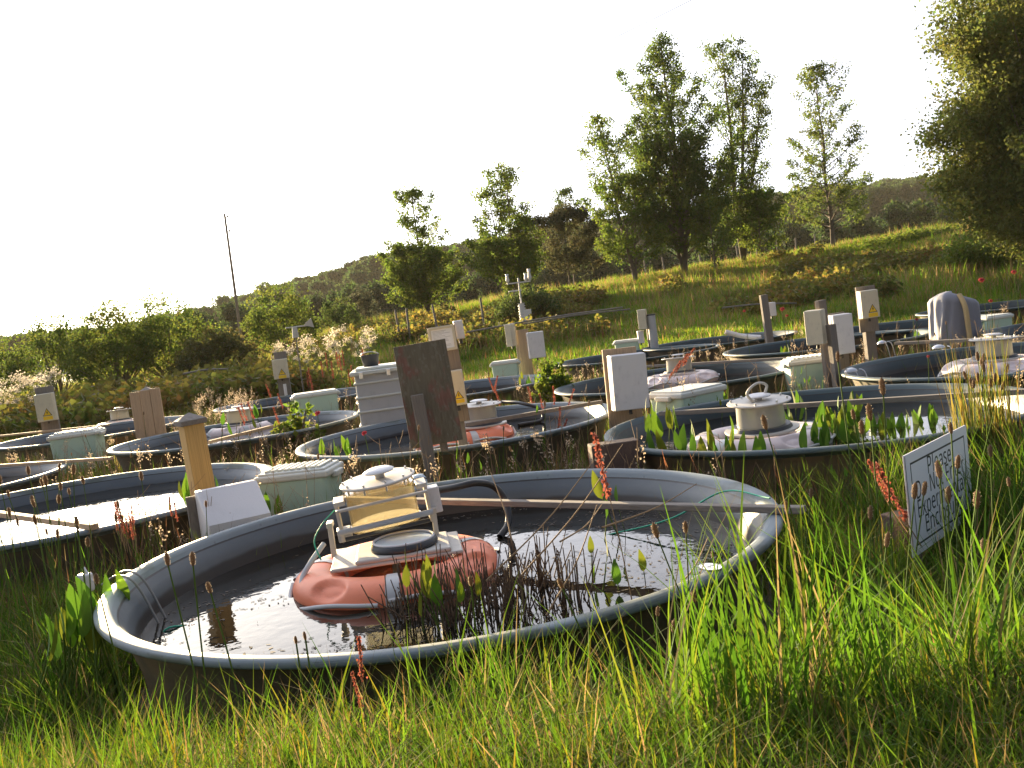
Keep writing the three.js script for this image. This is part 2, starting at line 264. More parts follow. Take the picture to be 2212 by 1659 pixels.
// the near tub
const ring1 = onLevel(858, 1240, 0.30); ring1.y = 0.30;
const buoy1 = lifebuoy(ring1, 0, M.orange, 'orange lifebuoy floating in the near tub, grey rope round it', 'lifebuoys on the tubs');
{
  const t = thing('open_chamber', 'amber see-through chamber tipped open above the orange lifebuoy', 'chamber', ring1.clone().add(V(0, 0.02, 0)), 0.12);
  part(t, 'base_plate', box(0.40, 0.012, 0.27, 0.01, 0.052, 0.0, 0.005), M.dirtyWhite);
  part(t, 'tray', box(0.29, 0.014, 0.23, 0.03, 0.065, 0.02, 0.006), M.dirtyWhite);
  const h = part(t, 'hatch_rim', lathe([[0.088, 0.073], [0.104, 0.073], [0.106, 0.082], [0.100, 0.094], [0.093, 0.094], [0.090, 0.080]], 56).translate(0.035, 0, 0.03), M.blackIron);
  part(h, 'hatch_ring', new THREE.TorusGeometry(0.0935, 0.004, 8, 56).rotateX(Math.PI / 2).translate(0.035, 0.096, 0.03), M.whitePlastic);
  part(t, 'hatch_disc', cyl(0.0895, 0.0895, 0.006, 0.035, 0.0895, 0.03, 48), M.hatchDisc);
  for (const s of [-1, 1]) part(t, 'support_leg', join(box(0.016, 0.10, 0.022, s * 0.165 - 0.025, 0.10, -0.06, 0.003), box(0.020, 0.016, 0.06, s * 0.165 - 0.025, 0.155, -0.07, 0.003)), M.dirtyWhite);
  // the tipped drum on its own frame
  const q = new THREE.Matrix4().compose(V(-0.02, 0.185, -0.13), new THREE.Quaternion().setFromEuler(new THREE.Euler(0.05, 0.05, 0.07)), V(1, 1, 1));
  const put = (g) => g.applyMatrix4(q);
  part(t, 'drum', put(cyl(0.112, 0.112, 0.115, 0, 0, 0, 48)), M.acrylic);
  part(t, 'drum_floor', put(cyl(0.119, 0.119, 0.006, 0, -0.060, 0, 48)), M.acrylic);
  for (const s of [-1, 1]) part(t, 'end_plate', put(join(box(0.010, 0.125, 0.085, s * 0.143, -0.01, 0.05, 0.002), box(0.034, 0.014, 0.09, s * 0.132, 0.05, 0.05, 0.002))), M.dirtyWhite);
  part(t, 'end_block', put(box(0.040, 0.085, 0.05, 0.165, -0.012, 0.045, 0.004)), M.whitePlastic);
  part(t, 'end_block', put(box(0.045, 0.04, 0.05, -0.135, -0.055, 0.06, 0.004)), M.greyPlastic);
  part(t, 'hinge_pipe', put(cyl(0.0095, 0.0095, 0.30, 0, 0, 0, 16).rotateZ(Math.PI / 2).translate(0, -0.035, 0.115)), M.greyPlastic);
  part(t, 'hinge_pipe', put(cyl(0.007, 0.007, 0.27, 0, 0, 0, 16).rotateZ(Math.PI / 2).translate(0, -0.062, 0.105)), M.blackIron);
  part(t, 'frame_rail', put(box(0.29, 0.008, 0.018, 0, 0.035, 0.118, 0.002)), M.dirtyWhite);
  part(t, 'lid', put(lathe([[0, 0.078], [0.122, 0.078], [0.124, 0.082], [0.122, 0.087], [0, 0.090]], 48)), M.dirtyWhite);
  part(t, 'knob', put(lathe([[0, 0.09], [0.016, 0.09], [0.016, 0.108], [0.048, 0.110], [0.05, 0.115], [0.036, 0.122], [0, 0.124]], 32).translate(0.01, 0, 0.02)), M.whitePlastic);
  for (let k = 0; k < 10; k++) { const a = k * Math.PI / 5 + 0.2; part(t, 'bolt', put(cyl(0.0035, 0.0035, 0.034, Math.sin(a) * 0.112, 0.078, Math.cos(a) * 0.112, 8)), M.steel); }
  part(t, 'cable', tube([V(-0.17, 0.2, -0.06), V(-0.21, 0.17, 0.0), V(-0.235, 0.13, 0.03), V(-0.22, 0.075, 0.06)], 0.0022, 24, 5), M.greenRope);
}
part(buoy1, 'rope_end', tube([V(-0.215, 0.125, 0.0), V(-0.25, 0.085, 0.06), V(-0.272, 0.05, 0.10), V(-0.262, 0.015, 0.15), V(-0.235, -0.015, 0.205)], 0.0085, 30, 8), M.rope);
{
  const hose = part(scene, 'black_hose', tube([at(925, 1062, 3.05), at(985, 1052, 3.2), at(1030, 1043, 3.25), at(1068, 1052, 3.3), at(1092, 1082, 3.3), at(1098, 1130, 3.25), at(1080, 1160, 3.2)], 0.0125, 48, 12), M.rubber); tag(hose, 'black hose arching behind the amber chamber', 'hose');
}
// other floats
const place = (px, py, y) => { const p = onLevel(px, py, y); p.y = y; return p; };
{ const p = place(1640, 958, 0.335); lifebuoy(p, 0.9, M.paleRing, 'faded pink and white lifebuoy among the green leaves', 'lifebuoys on the tubs'); chamber(p.clone().add(V(0.02, 0, 0)), 0.4, 'drum chamber with a white knob on the faded pink lifebuoy'); }
{ const p = place(985, 948, 0.325); p.x += 0.05; lifebuoy(p, 0.2, M.orange, 'orange and white lifebuoy half hidden by the lichened board', 'lifebuoys on the tubs'); chamber(p.clone().add(V(0.12, 0, -0.05)), 0.1, 'drum chamber beside the framed notice board', false); }
{ const p = place(1470, 822, 0.33); lifebuoy(p, 1.2, M.paleRing, 'pale lifebuoy behind the big green crate', 'lifebuoys on the tubs'); chamber(p, 1.0, 'drum chamber floating behind the big green crate', false); }
{ const p = place(520, 930, 0.33); lifebuoy(p, 2.2, M.paleRing, 'pale lifebuoy under the dry cobwebbed stalks', 'lifebuoys on the tubs'); chamber(p, 2, 'drum chamber under the dry cobwebbed stalks', false); }
{ const p = place(262, 920, 0.33); lifebuoy(p, 2.2, M.paleRing, 'pale lifebuoy beside the pale plank board', 'lifebuoys on the tubs'); chamber(p, 2, 'drum chamber beside the pale plank board', false); }
{ const p = place(2150, 796, 0.33); lifebuoy(p, 0.5, M.paleRing, 'pale lifebuoy in the tub with steel clamps', 'lifebuoys on the tubs'); chamber(p, 0.5, 'drum chamber at the photo edge above the yellow rushes', false); }

// cross bars laid over the tubs
function bar(a, b, w, h, label, mat = M.wood) {
  const d = b.clone().sub(a), L = d.length(), m = part(scene, 'cross_bar', box(L, h, w, 0, 0, 0, 0.003), mat);
  m.position.copy(a).add(b).multiplyScalar(0.5); m.rotation.set(0, Math.atan2(-d.z, d.x), Math.asin(d.y / L), 'YXZ'); return tag(m, label, 'bar', 'bars laid across tubs');
}
const onRim = (px, py, up = 0.012) => place(px, py, RIM + up);
{ const a = onRim(738, 1078, 0.012), b = onRim(1738, 1101, 0.012); bar(a, b, 0.035, 0.019, 'long brown bar spanning the near tub behind the amber chamber', M.oldWood); }
bar(onRim(1425, 894), onRim(2260, 843), 0.035, 0.024, 'bar spanning the tub of broad green leaves', M.oldWood);
bar(onRim(1005, 918), onRim(1300, 868), 0.03, 0.024, 'bar spanning the tub behind the lichened board', M.oldWood);
bar(onRim(-60, 1102), onRim(205, 1138), 0.035, 0.024, 'pale bar laid over the glaring tub', M.paleWood);
bar(onRim(1300, 797), onRim(1740, 772), 0.03, 0.022, 'bar across the tub with the pale float', M.oldWood);
bar(onRim(1935, 742), onRim(2260, 728), 0.04, 0.026, 'bar across the dark tub with steel clamps', M.oldWood);
bar(onRim(-30, 1008), onRim(242, 990), 0.03, 0.022, 'thin bar over the tub cut by the photo edge', M.paleWood);
bar(onRim(452, 955), onRim(640, 908), 0.03, 0.022, 'bar over the cobwebbed tub', M.paleWood);
bar(onRim(0, 942), onRim(235, 918), 0.03, 0.022, 'bar behind the white lidded crate', M.paleWood);

for (const [pts, r, l] of [[[[1490, 850, 0.14], [1600, 858, 0.12], [1680, 846, 0.12], [1790, 842, 0.12]], 0.014, 'black hose lying on the gravel behind the big green crate'], [[[1560, 872, 0.12], [1650, 862, 0.13], [1720, 850, 0.12]], 0.012, 'shorter black hose beside the first on the gravel'], [[[1085, 868, 0.46], [1130, 872, 0.45], [1168, 885, 0.40], [1172, 905, 0.34], [1120, 918, 0.33]], 0.012, 'black hose looping in the tub behind the lichened board']])
  tag(part(scene, 'black_hose', tube(pts.map(([x, y, h]) => onLevel(x, y, h)), r, 40, 10), M.rubber), l, 'hose');
tag(part(scene, 'white_pipe', tube([at(1567, 717, 11.3), at(1604, 726, 11.3), at(1644, 729, 11.2)], 0.03, 24, 10), M.whitePlastic), 'curved white pipe lying over the farthest tub', 'pipe');
// green ropes over the near tub
const rope = (pts, r, label, mat = M.greenRope, cat = 'rope', name = 'rope') => tag(part(scene, name, tube(pts, r, 60, 6), mat), label, cat);
rope([onLevel(345, 1378, 0.28), onLevel(360, 1358, 0.30), onLevel(408, 1352, 0.29), onLevel(440, 1356, 0.28), onLevel(520, 1342, 0.275), onLevel(640, 1320, 0.275), onLevel(800, 1288, 0.28), onLevel(900, 1265, 0.283)].map((p) => p.setY(Math.max(p.y, 0.275))), 0.0028, 'thin green cord lying on the water in front of the lifebuoy');
rope([onRim(1663, 1076, 0.012), at(1560, 1095, 3.0).setY(0.40), onLevel(1450, 1120, 0.345), onLevel(1300, 1158, 0.29), onLevel(1170, 1185, 0.275)], 0.0028, 'thin green cord from the far rim across the water');
// hooks and clamps on the near rim
{ const t = thing('rim_hooks', 'two bent grey wires hooked over the sunny end of the near rim', 'hook', V(0, 0, 0)); for (const [a, b] of [[246, 1246], [262, 1236]]) { const p = onRim(a, b, 0.006), q = onRim(a + 34, b + 4, 0.008), e = q.clone().add(V(0.12, -0.22, 0.06)); part(t, 'wire_hook', tube([p.clone().add(V(-0.04, -0.02, 0)), p, q, q.clone().add(V(0.03, -0.03, 0.015)), e], 0.004, 30, 6), M.greyWire); } }
{ const p = onRim(218, 1255, -0.03); const t = thing('rim_clamp', 'white clamp gripping the outside of the near rim', 'clamp', p.add(V(-0.05, 0, 0))); part(t, 'clamp_body', box(0.045, 0.06, 0.035, 0, 0.0, 0, 0.008), M.whitePlastic); part(t, 'clamp_screw', cyl(0.006, 0.006, 0.05, 0.02, 0.02, 0, 10).rotateZ(0.4), M.steel); }
{
  const p = at(905, 1040, 3.72); const t = thing('pipe_fitting', 'pale blue plastic fitting with two dark holes on the far rim', 'fitting', p, 0.15);
  part(t, 'body', toCreasedNormals(lathe([[0, -0.03], [0.026, -0.03], [0.034, -0.01], [0.032, 0.012], [0.02, 0.028], [0, 0.032]], 32), 0.7), std(lin(0.62, 0.74, 0.80), 0.3));
  for (const s of [-1, 1]) part(t, 'socket', join(new THREE.TorusGeometry(0.0085, 0.002, 8, 20).translate(s * 0.013, -0.004, 0.031), cyl(0.0085, 0.0085, 0.006, 0, 0, 0, 16).rotateX(Math.PI / 2).translate(s * 0.013, -0.004, 0.0295)), M.rubber);
  part(t, 'bracket', box(0.035, 0.05, 0.02, 0.004, -0.048, 0, 0.004), M.greyPlastic); part(t, 'strap', new THREE.TorusGeometry(0.033, 0.003, 8, 32).rotateX(1.2).translate(0, 0.006, 0), M.rubber);
}
for (const [px, py, l] of [[2028, 752, 'bright steel clamp on the dark tub rim under the tarpaulin'], [1838, 803, 'steel clamp at the tip of the dark tub beside the beige box'], [1905, 742, 'steel clamp in front of the warning triangle board']]) {
  const p = onRim(px, py, 0); const t = thing('steel_clamp', l, 'clamp', p, rr(-0.5, 0.5), 'clamps on tub rims');
  part(t, 'clamp_head', new THREE.SphereGeometry(0.045, 24, 12, 0, 6.3, 0, 1.6).scale(1, 0.6, 0.7), M.steel); for (const s of [-1, 1]) part(t, 'clamp_leg', tube([V(s * 0.03 + 0.03, 0.01, 0), V(s * 0.03 + 0.05, 0.0, 0.02), V(s * 0.03 + 0.07, -0.16, 0.05)], 0.004, 12, 6), M.steel);
}

// ---------------------------------------------------------------- crates
function crate(px, py, depth, w, d, h, turn, label, ribbed, y0 = 0) {
  const p = at(px, py, depth), top = p.y, H = h, t = thing('lidded_crate', label, 'crate', V(p.x, top - H, p.z), turn, 'pale green lidded crates');
  const s = new THREE.Shape(); const a = w / 2, b = d / 2; s.moveTo(-a, -b); s.lineTo(a, -b); s.lineTo(a, b); s.lineTo(-a, b); s.lineTo(-a, -b);
  const body = box(w * 0.93, H - 0.03, d * 0.93, 0, (H - 0.03) / 2, 0, 0.018), q = body.attributes.position; for (let i = 0; i < q.count; i++) { const k = 0.90 + 0.10 * (q.getY(i) / H); q.setX(i, q.getX(i) * k); q.setZ(i, q.getZ(i) * k); } body.computeVertexNormals();
  part(t, 'crate_body', body, M.greenPlastic);
  part(t, 'lid', join(box(w, 0.035, d, 0, H - 0.03, 0, 0.012), box(w * 0.9, 0.014, d * 0.88, 0, H - 0.009, 0, 0.006)), M.lidPlastic);
  if (ribbed) for (let k = 0; k < 9; k++) part(t, 'lid_rib', box(w * 0.055, 0.012, d * 0.72, (k - 4) * w * 0.088, H + 0.003, 0, 0.004), M.lidPlastic);
  for (const sd of [-1, 1]) part(t, 'handle', box(0.03, 0.03, d * 0.4, sd * (w / 2 + 0.004), H - 0.045, 0, 0.008), M.lidPlastic);
  return t;
}
crate(646, 1008, 4.38, 0.36, 0.27, 0.40, -0.12, 'pale green crate with a ribbed lid beside the sloped junction box', true);
crate(165, 931, 8.2, 0.42, 0.30, 0.36, 0.1, 'low green crate with a white lid at the sunny side of the tubs', true);
crate(680, 845, 9.0, 0.44, 0.28, 0.45, 0.25, 'green crate behind the cobwebs, next to the ribbed tank', false);
crate(1090, 778, 10.6, 0.32, 0.22, 0.40, -0.1, 'small green crate below the beige and white box pair', false);
crate(1353, 733, 12.7, 0.36, 0.24, 0.40, -0.1, 'smallest far crate beside the grey pipe post', false);
crate(1482, 836, 5.6, 0.40, 0.30, 0.42, 0.62, 'big green crate with a flat lid beside the white meter box', false);
crate(1748, 770, 6.55, 0.36, 0.24, 0.36, -0.05, 'green crate on a dark block behind the beige box stake', true);
crate(2140, 680, 9.4, 0.34, 0.26, 0.42, 0.3, 'green crate behind the tarpaulin bundle', false);
{ const p = at(1748, 770, 6.55); const b = part(scene, 'support_block', box(0.36, 0.12, 0.24, p.x, 0.06, p.z, 0.004), M.blackIron); b.position.y = -0.0; const q = p.y - 0.36; b.scale.y = Math.max(0.3, q / 0.12 - 0.03); tag(b, 'dark block carrying the green crate', 'block'); }

// ---------------------------------------------------------------- posts, boards and boxes
const plank = (w, h, d, mat) => box(w, h, d, 0, h / 2, 0, 0.004);
function stake(px, py, depth, w, d, label, mat, turn = 0, lean = 0, name = 'wooden_post') {   // py is its top
  const p = at(px, py, depth), g = groundAt(p.x, p.z), h = p.y - g + 0.05, t = thing(name, label, 'post', V(p.x, g - 0.05, p.z), turn); t.rotation.z = lean;
  t.userData.h = h; part(t, 'shaft', plank(w, h, d), mat); return t;
}
function warnLabel(parent, w, x, y, z) {                                           // yellow plate with a black-edged triangle
  part(parent, 'warning_plate', box(w * 1.05, w * 0.42, 0.002, x, y - w * 0.26, z, 0.0005), M.yellowLabel);
  const tri = (s) => { const q = new THREE.Shape(); q.moveTo(-s * 0.5, 0); q.lineTo(s * 0.5, 0); q.lineTo(0, s * 0.87); q.closePath(); return q; };
  part(parent, 'warning_edge', new THREE.ExtrudeGeometry(tri(w), { depth: 0.002, bevelEnabled: false }).translate(x, y, z - 0.001), M.blackPrint);
  part(parent, 'warning_triangle', new THREE.ExtrudeGeometry(tri(w * 0.80), { depth: 0.002, bevelEnabled: false }).translate(x, y + w * 0.058, z + 0.0005), M.yellowLabel);
  const b = new THREE.Shape(); b.moveTo(0.02, 0.55); b.lineTo(-0.09, 0.25); b.lineTo(0.0, 0.27); b.lineTo(-0.03, 0.08); b.lineTo(0.09, 0.36); b.lineTo(0.01, 0.34); b.lineTo(0.08, 0.55); b.closePath();
  part(parent, 'warning_bolt', new THREE.ExtrudeGeometry(b, { depth: 0.0015, bevelEnabled: false }).scale(w, w, 1).translate(x, y + w * 0.06, z + 0.0022), M.blackPrint);
}
function elecBox(px, py, depth, w, h, d, turn, label, mat, warn, lean = 0, name = 'electric_box') {      // px, py: middle of its face
  const p = at(px, py, depth), t = thing(name, label, 'box', V(p.x, p.y - h / 2, p.z), turn); t.rotation.z = lean;
  part(t, 'housing', box(w, h, d * 0.7, 0, h / 2, -d * 0.15, 0.006), mat); part(t, 'cover', box(w * 0.985, h * 0.985, d * 0.27, 0, h / 2, d * 0.345, 0.006), mat);
  for (const [sx, sy] of [[-1, 0], [1, 0], [-1, 1], [1, 1]]) part(t, 'screw', cyl(0.004, 0.004, 0.004, 0, 0, 0, 8).rotateX(Math.PI / 2).translate(sx * w * 0.42, sy ? h * 0.93 : h * 0.07, d * 0.48), M.steel);
  part(t, 'cable_gland', cyl(0.009, 0.011, 0.03, 0, -0.012, -d * 0.1, 10), M.rubber);
  if (warn) warnLabel(t, w * 0.5, w * 0.1, h * 0.2, d * 0.482);
  return t;
}
{ // yellow-sided post with a pyramid cap
  const p = at(424, 912, 4.0), h = p.y + 0.05, t = thing('capped_post', 'square yellowish post with a dark pyramid cap, behind the near tub', 'post', V(p.x, -0.05, p.z), 0.62); t.rotation.z = 0.03;
  part(t, 'shaft', plank(0.088, h, 0.088), M.yellowWood);
  part(t, 'cap', join(box(0.112, 0.022, 0.112, 0, h + 0.006, 0, 0.003), new THREE.ConeGeometry(0.078, 0.03, 4).rotateY(Math.PI / 4).translate(0, h + 0.032, 0)), M.oldWood);
}
{ // sloped junction box on its back board
  const p = at(492, 1085, 3.72), t = thing('junction_box', 'grey white junction box with a sloping lid behind the near rim', 'box', V(p.x, p.y - 0.14, p.z), 0.55);
  const s = new THREE.Shape(); s.moveTo(0, 0); s.lineTo(0.15, 0); s.lineTo(0.15, 0.085); s.lineTo(0.02, 0.20); s.lineTo(0, 0.20); s.closePath();
  const g = new THREE.ExtrudeGeometry(s, { depth: 0.225, bevelEnabled: true, bevelSize: 0.010, bevelThickness: 0.010, bevelSegments: 4 }).rotateY(-Math.PI / 2).translate(0.1125, 0, 0);
  part(t, 'sloped_case', toCreasedNormals(g, 0.6), M.whitePlastic);
  const b = thing('back_board', 'grey board holding the sloped junction box', 'board', V(p.x, 0, p.z), 0.55); part(b, 'panel', box(0.285, 0.34, 0.018, -0.012, p.y - 0.02 - 0.10, -0.024, 0.003), M.oldWood); part(b, 'leg', box(0.05, p.y - 0.2, 0.03, 0, (p.y - 0.24) / 2, -0.05, 0.003), M.oldWood);
}
{ // tall lichened board on a stake
  const st = stake(917, 850, 4.55, 0.062, 0.03, 'grey weathered stake in front of the lichened board', M.oldWood, 0.12, 0.055);
  const p = at(930, 850, 4.62), t = thing('lichened_board', 'tall lichened plywood board with reddish patches on a stake', 'board', V(p.x, p.y - 0.25, p.z), 0.10); t.rotation.z = 0.045;
  part(t, 'panel', box(0.262, 0.515, 0.014, 0, 0.25, 0, 0.002), M.boardWood); part(t, 'batten', box(0.04, 0.5, 0.02, 0.03, 0.2, -0.017, 0.002), M.oldWood);
}
{ // framed notice board behind it
  const p = at(977, 800, 4.95), t = thing('notice_board', 'narrow brown board with a framed white notice, behind the lichened board', 'board', V(p.x, 0, p.z), 0.1); t.rotation.z = 0.03; const y = p.y;
  part(t, 'panel', box(0.15, 0.52, 0.016, 0, y - 0.02, 0, 0.002), M.wood);
  const f = part(t, 'notice_frame', join(box(0.142, 0.014, 0.012, 0, y + 0.235, 0.014), box(0.142, 0.014, 0.012, 0, y + 0.115, 0.014), box(0.014, 0.106, 0.012, -0.064, y + 0.175, 0.014), box(0.014, 0.106, 0.012, 0.064, y + 0.175, 0.014)), M.beigeBox);
  const c = document.createElement('canvas'); c.width = 220; c.height = 200; const g = c.getContext('2d'); g.fillStyle = '#e6e6e4'; g.fillRect(0, 0, 220, 200); g.fillStyle = '#9a9a98'; for (let k = 0; k < 13; k++) g.fillRect(18, 18 + k * 13, 80 + hash(k, 3) * 105, 3);
  const tx = new THREE.CanvasTexture(c); tx.colorSpace = THREE.SRGBColorSpace; part(f, 'notice_sheet', new THREE.PlaneGeometry(0.114, 0.106).translate(0, y + 0.175, 0.0105), std(lin(1, 1, 1), 0.6, { map: tx }));
  part(t, 'post', box(0.05, y - 0.2, 0.035, 0.02, (y - 0.24) / 2, -0.03, 0.003), M.oldWood);
  elecBox(985, 838, 4.90, 0.10, 0.19, 0.05, 0.1, 'grey electric box with a yellow label below the framed notice', M.beigeBox, true, 0.03);
  elecBox(992, 712, 5.0, 0.05, 0.10, 0.06, 0.1, 'small white box at the top corner of the notice board', M.whitePlastic, false, 0.03);
}
{ // ribbed tank
  const p = at(838, 792, 7.05), t = thing('ribbed_tank', 'grey ribbed water tank with a lid, behind the lichened board', 'tank', V(p.x, 0, p.z), 0.12), H = p.y;
  part(t, 'tank_wall', box(0.50, H - 0.02, 0.5, 0, H / 2, 0, 0.02), M.greyPlastic);
  for (let k = 0; k < 5; k++) part(t, 'rib', box(0.525, 0.016, 0.525, 0, H - 0.09 - k * 0.105, 0, 0.006), M.lidPlastic);
  part(t, 'lid', join(box(0.56, 0.03, 0.56, 0, H - 0.015, 0, 0.008), box(0.48, 0.022, 0.48, 0, H + 0.01, 0, 0.01)), M.lidPlastic);
  for (const sx of [-1, 0, 1]) part(t, 'lid_clip', box(0.03, 0.05, 0.02, sx * 0.2, H - 0.03, 0.285, 0.004), M.steel);
  const q = at(800, 778, 7.05), k = thing('dark_bucket', 'small dark bucket standing on the ribbed tank', 'bucket', V(q.x, H + 0.018, q.z)); part(k, 'bucket_wall', lathe([[0, 0], [0.055, 0], [0.07, 0.085], [0.074, 0.085], [0.074, 0.09], [0.066, 0.09]], 28), M.blackIron); part(k, 'bucket_bail', new THREE.TorusGeometry(0.068, 0.003, 6, 24, Math.PI).rotateX(1.2).translate(0, 0.088, 0), M.steel);
}
{ // pale plank board by the sunny tubs
  const p = at(312, 843, 8.35), t = thing('plank_board', 'pale board of three upright planks on a capped post, toward the sun', 'board', V(p.x, 0, p.z), 0.06);
  for (let k = 0; k < 3; k++) part(t, 'plank', box(0.088, 0.44, 0.02, (k - 1) * 0.091, p.y - 0.22 + 0.006 * (k - 1), (k === 1 ? 0.004 : 0), 0.003), M.paleWood);
  part(t, 'post', join(box(0.09, p.y + 0.0, 0.09, 0, p.y / 2, -0.06, 0.004), new THREE.ConeGeometry(0.07, 0.03, 4).rotateY(Math.PI / 4).translate(0, p.y + 0.014, -0.06)), M.oldWood);
}
stake(98, 835, 10.7, 0.20, 0.04, 'broad dark post carrying the leftmost electric box', M.oldWood, 0.05, 0.02); elecBox(100, 880, 10.62, 0.20, 0.32, 0.10, 0.12, 'leftmost electric box with a yellow label, glowing in the sun', M.beigeBox, true, 0.02);
stake(604, 760, 12.3, 0.16, 0.04, 'dark post carrying the electric box in the far row', M.oldWood, 0.05, 0.0); elecBox(606, 797, 12.24, 0.19, 0.26, 0.10, 0.1, 'electric box with a yellow label on a slim post in the far row', M.beigeBox, true, 0.0);
{ const p = at(622, 880, 12.2); const m = part(scene, 'white_conduit', cyl(0.02, 0.02, 0.55, p.x, 0.28, p.z, 10), M.whitePlastic); tag(m, 'white conduit pipe beside the slim box post', 'pipe'); }
elecBox(1103, 724, 10.7, 0.075, 0.26, 0.16, -0.35, 'narrow beige box on the dark stake beside the grey white box', M.beigeBox, false, 0.0); stake(1112, 705, 10.85, 0.03, 0.05, 'thin dark stake behind the narrow beige box', M.oldWood); stake(1128, 712, 10.8, 0.14, 0.02, 'brown board behind the grey white box', M.wood); elecBox(1158, 745, 10.6, 0.19, 0.30, 0.09, 0.1, 'grey white box beside the narrow beige box', M.whitePlastic, false);
elecBox(1388, 690, 12.5, 0.11, 0.27, 0.13, -0.3, 'beige box on the thin stake beside the grey pipe', M.beigeBox, false); stake(1394, 668, 12.6, 0.03, 0.05, 'thin stake carrying the beige box by the grey pipe', M.oldWood); elecBox(1384, 728, 12.55, 0.08, 0.17, 0.08, 0, 'small white box under the beige box by the grey pipe', M.whitePlastic, false);
{ const p = at(1406, 680, 12.5), t = thing('pipe_post', 'upright grey drain pipe with a dark cap in the far row', 'pipe', V(p.x, 0, p.z)); part(t, 'pipe', cyl(0.055, 0.06, p.y, 0, p.y / 2, 0, 24), M.greyPlastic); part(t, 'cap', cyl(0.06, 0.06, 0.02, 0, p.y, 0, 24), M.blackIron); }
elecBox(1356, 825, 5.2, 0.205, 0.315, 0.085, 0.16, 'large grey white meter box with an arched top, seen from its plain side', M.whitePlastic, false, -0.03, 'meter_box'); { const p = at(1330, 840, 5.28), t = thing('meter_board', 'brown board behind the large meter box', 'board', V(p.x, 0, p.z), 0.16); t.rotation.z = -0.02; part(t, 'panel', box(0.20, 0.46, 0.018, 0.03, p.y, 0, 0.003), M.paleWood); part(t, 'leg', box(0.05, p.y - 0.1, 0.04, 0.05, (p.y - 0.15) / 2, -0.03, 0.003), M.oldWood); }
{ const s = stake(1654, 636, 10.6, 0.085, 0.05, 'bare weathered wooden post with a little white box behind it', M.oldWood, 0.2, 0.035); elecBox(1666, 668, 10.75, 0.09, 0.16, 0.08, 0.1, 'little white box behind the bare weathered post', M.whitePlastic, false); }
{ stake(1776, 648, 6.35, 0.075, 0.035, 'dark upright board behind the beige box', M.oldWood, 0.5, 0.02); stake(1798, 700, 6.2, 0.05, 0.05, 'short split stake standing before the green crate on its block', M.oldWood, 0.3, 0.02); elecBox(1762, 707, 6.25, 0.115, 0.235, 0.13, -0.55, 'beige box with a peeling side, on the dark upright board', M.beigeBox, false, 0.0); elecBox(1816, 722, 6.9, 0.165, 0.30, 0.10, 0.25, 'big white box behind the beige box stake', M.whitePlastic, false, 0.0); stake(1803, 676, 7.0, 0.16, 0.02, 'grey board behind the big white box', M.wood, 0.25); }
{ const p = at(1870, 618, 7.7), t = thing('warning_board', 'dark board on a post, carrying the box with the yellow triangle', 'board', V(p.x, 0, p.z), 0.12); t.rotation.z = 0.01; part(t, 'panel', box(0.165, 0.38, 0.02, 0, p.y - 0.19, 0, 0.003), M.oldWood); part(t, 'post', box(0.085, p.y - 0.15, 0.06, 0.02, (p.y - 0.15) / 2, -0.05, 0.004), M.oldWood); elecBox(1876, 657, 7.6, 0.155, 0.23, 0.07, 0.12, 'beige box with a clear yellow warning triangle', M.beigeBox, true, 0.01); }
{ // tarpaulin bundle
  const p = at(2056, 632, 8.15), t = thing('tarpaulin_bundle', 'grey tarpaulin tied over an upright shape among the far tubs', 'tarpaulin', V(p.x, 0, p.z), 0.2), H = p.y;
  const nu = 72, nv = 30, pos = [], idx = []; for (let j = 0; j <= nv; j++) for (let i = 0; i <= nu; i++) { const v = j / nv, a = (i / nu) * 2 * Math.PI, ridgeN = 1 - 2 * Math.abs(fbm(Math.cos(a) * 2.2 + v * 1.3 + 9, Math.sin(a) * 2.2 + v * 0.7 + 4, 3) - 0.5), fold = 0.075 * (ridgeN - 0.8) * (0.45 + 0.7 * v) + 0.02 * (fbm(Math.cos(a) * 5 + 2, v * 4 + Math.sin(a) * 5, 3) - 0.5), sq = 1 / Math.pow(Math.pow(Math.abs(Math.cos(a)), 3.4) + Math.pow(Math.abs(Math.sin(a)), 3.4), 1 / 3.4), cap = Math.pow(Math.min(1, v / 0.12), 0.55), bulge = 1 + 0.10 * Math.sin(v * 3.1) - 0.10 * smoothstep(v, 0.75, 1); const r = (0.168 * sq * bulge + fold * smoothstep(v, 0, 0.2)) * cap; pos.push(r * Math.cos(a) * 1.08, H * (v < 0.12 ? 1 - 0.06 * Math.pow(v / 0.12, 3) : 0.94 - (v - 0.12) / 0.88 * 0.88) - 0.10 * Math.max(0, Math.cos(a)) * (1 - v) + 0.015 * Math.sin(a * 3) * (1 - v), r * Math.sin(a) * 0.9); }
  for (let j = 0; j < nv; j++) for (let i = 0; i < nu; i++) { const a = j * (nu + 1) + i, b = a + nu + 1; idx.push(a, a + 1, b, a + 1, b + 1, b); }
  const g = new THREE.BufferGeometry(); g.setAttribute('position', new THREE.Float32BufferAttribute(pos, 3)); g.setIndex(idx); g.computeVertexNormals(); part(t, 'cover', g, std(lin(0.22, 0.22, 0.245), 0.6, { side: THREE.DoubleSide }));
  part(t, 'strap', tube([V(-0.03, H - 0.02, 0.13), V(-0.035, H - 0.12, 0.195), V(-0.03, H * 0.6, 0.21), V(-0.02, H * 0.3, 0.21), V(-0.02, 0.1, 0.17)], 0.022, 24, 8).scale(1, 1, 1), M.strap);
  part(t, 'cord', new THREE.TorusGeometry(0.17, 0.006, 6, 40).rotateX(Math.PI / 2).translate(0, H * 0.32, 0), M.blackIron);
}
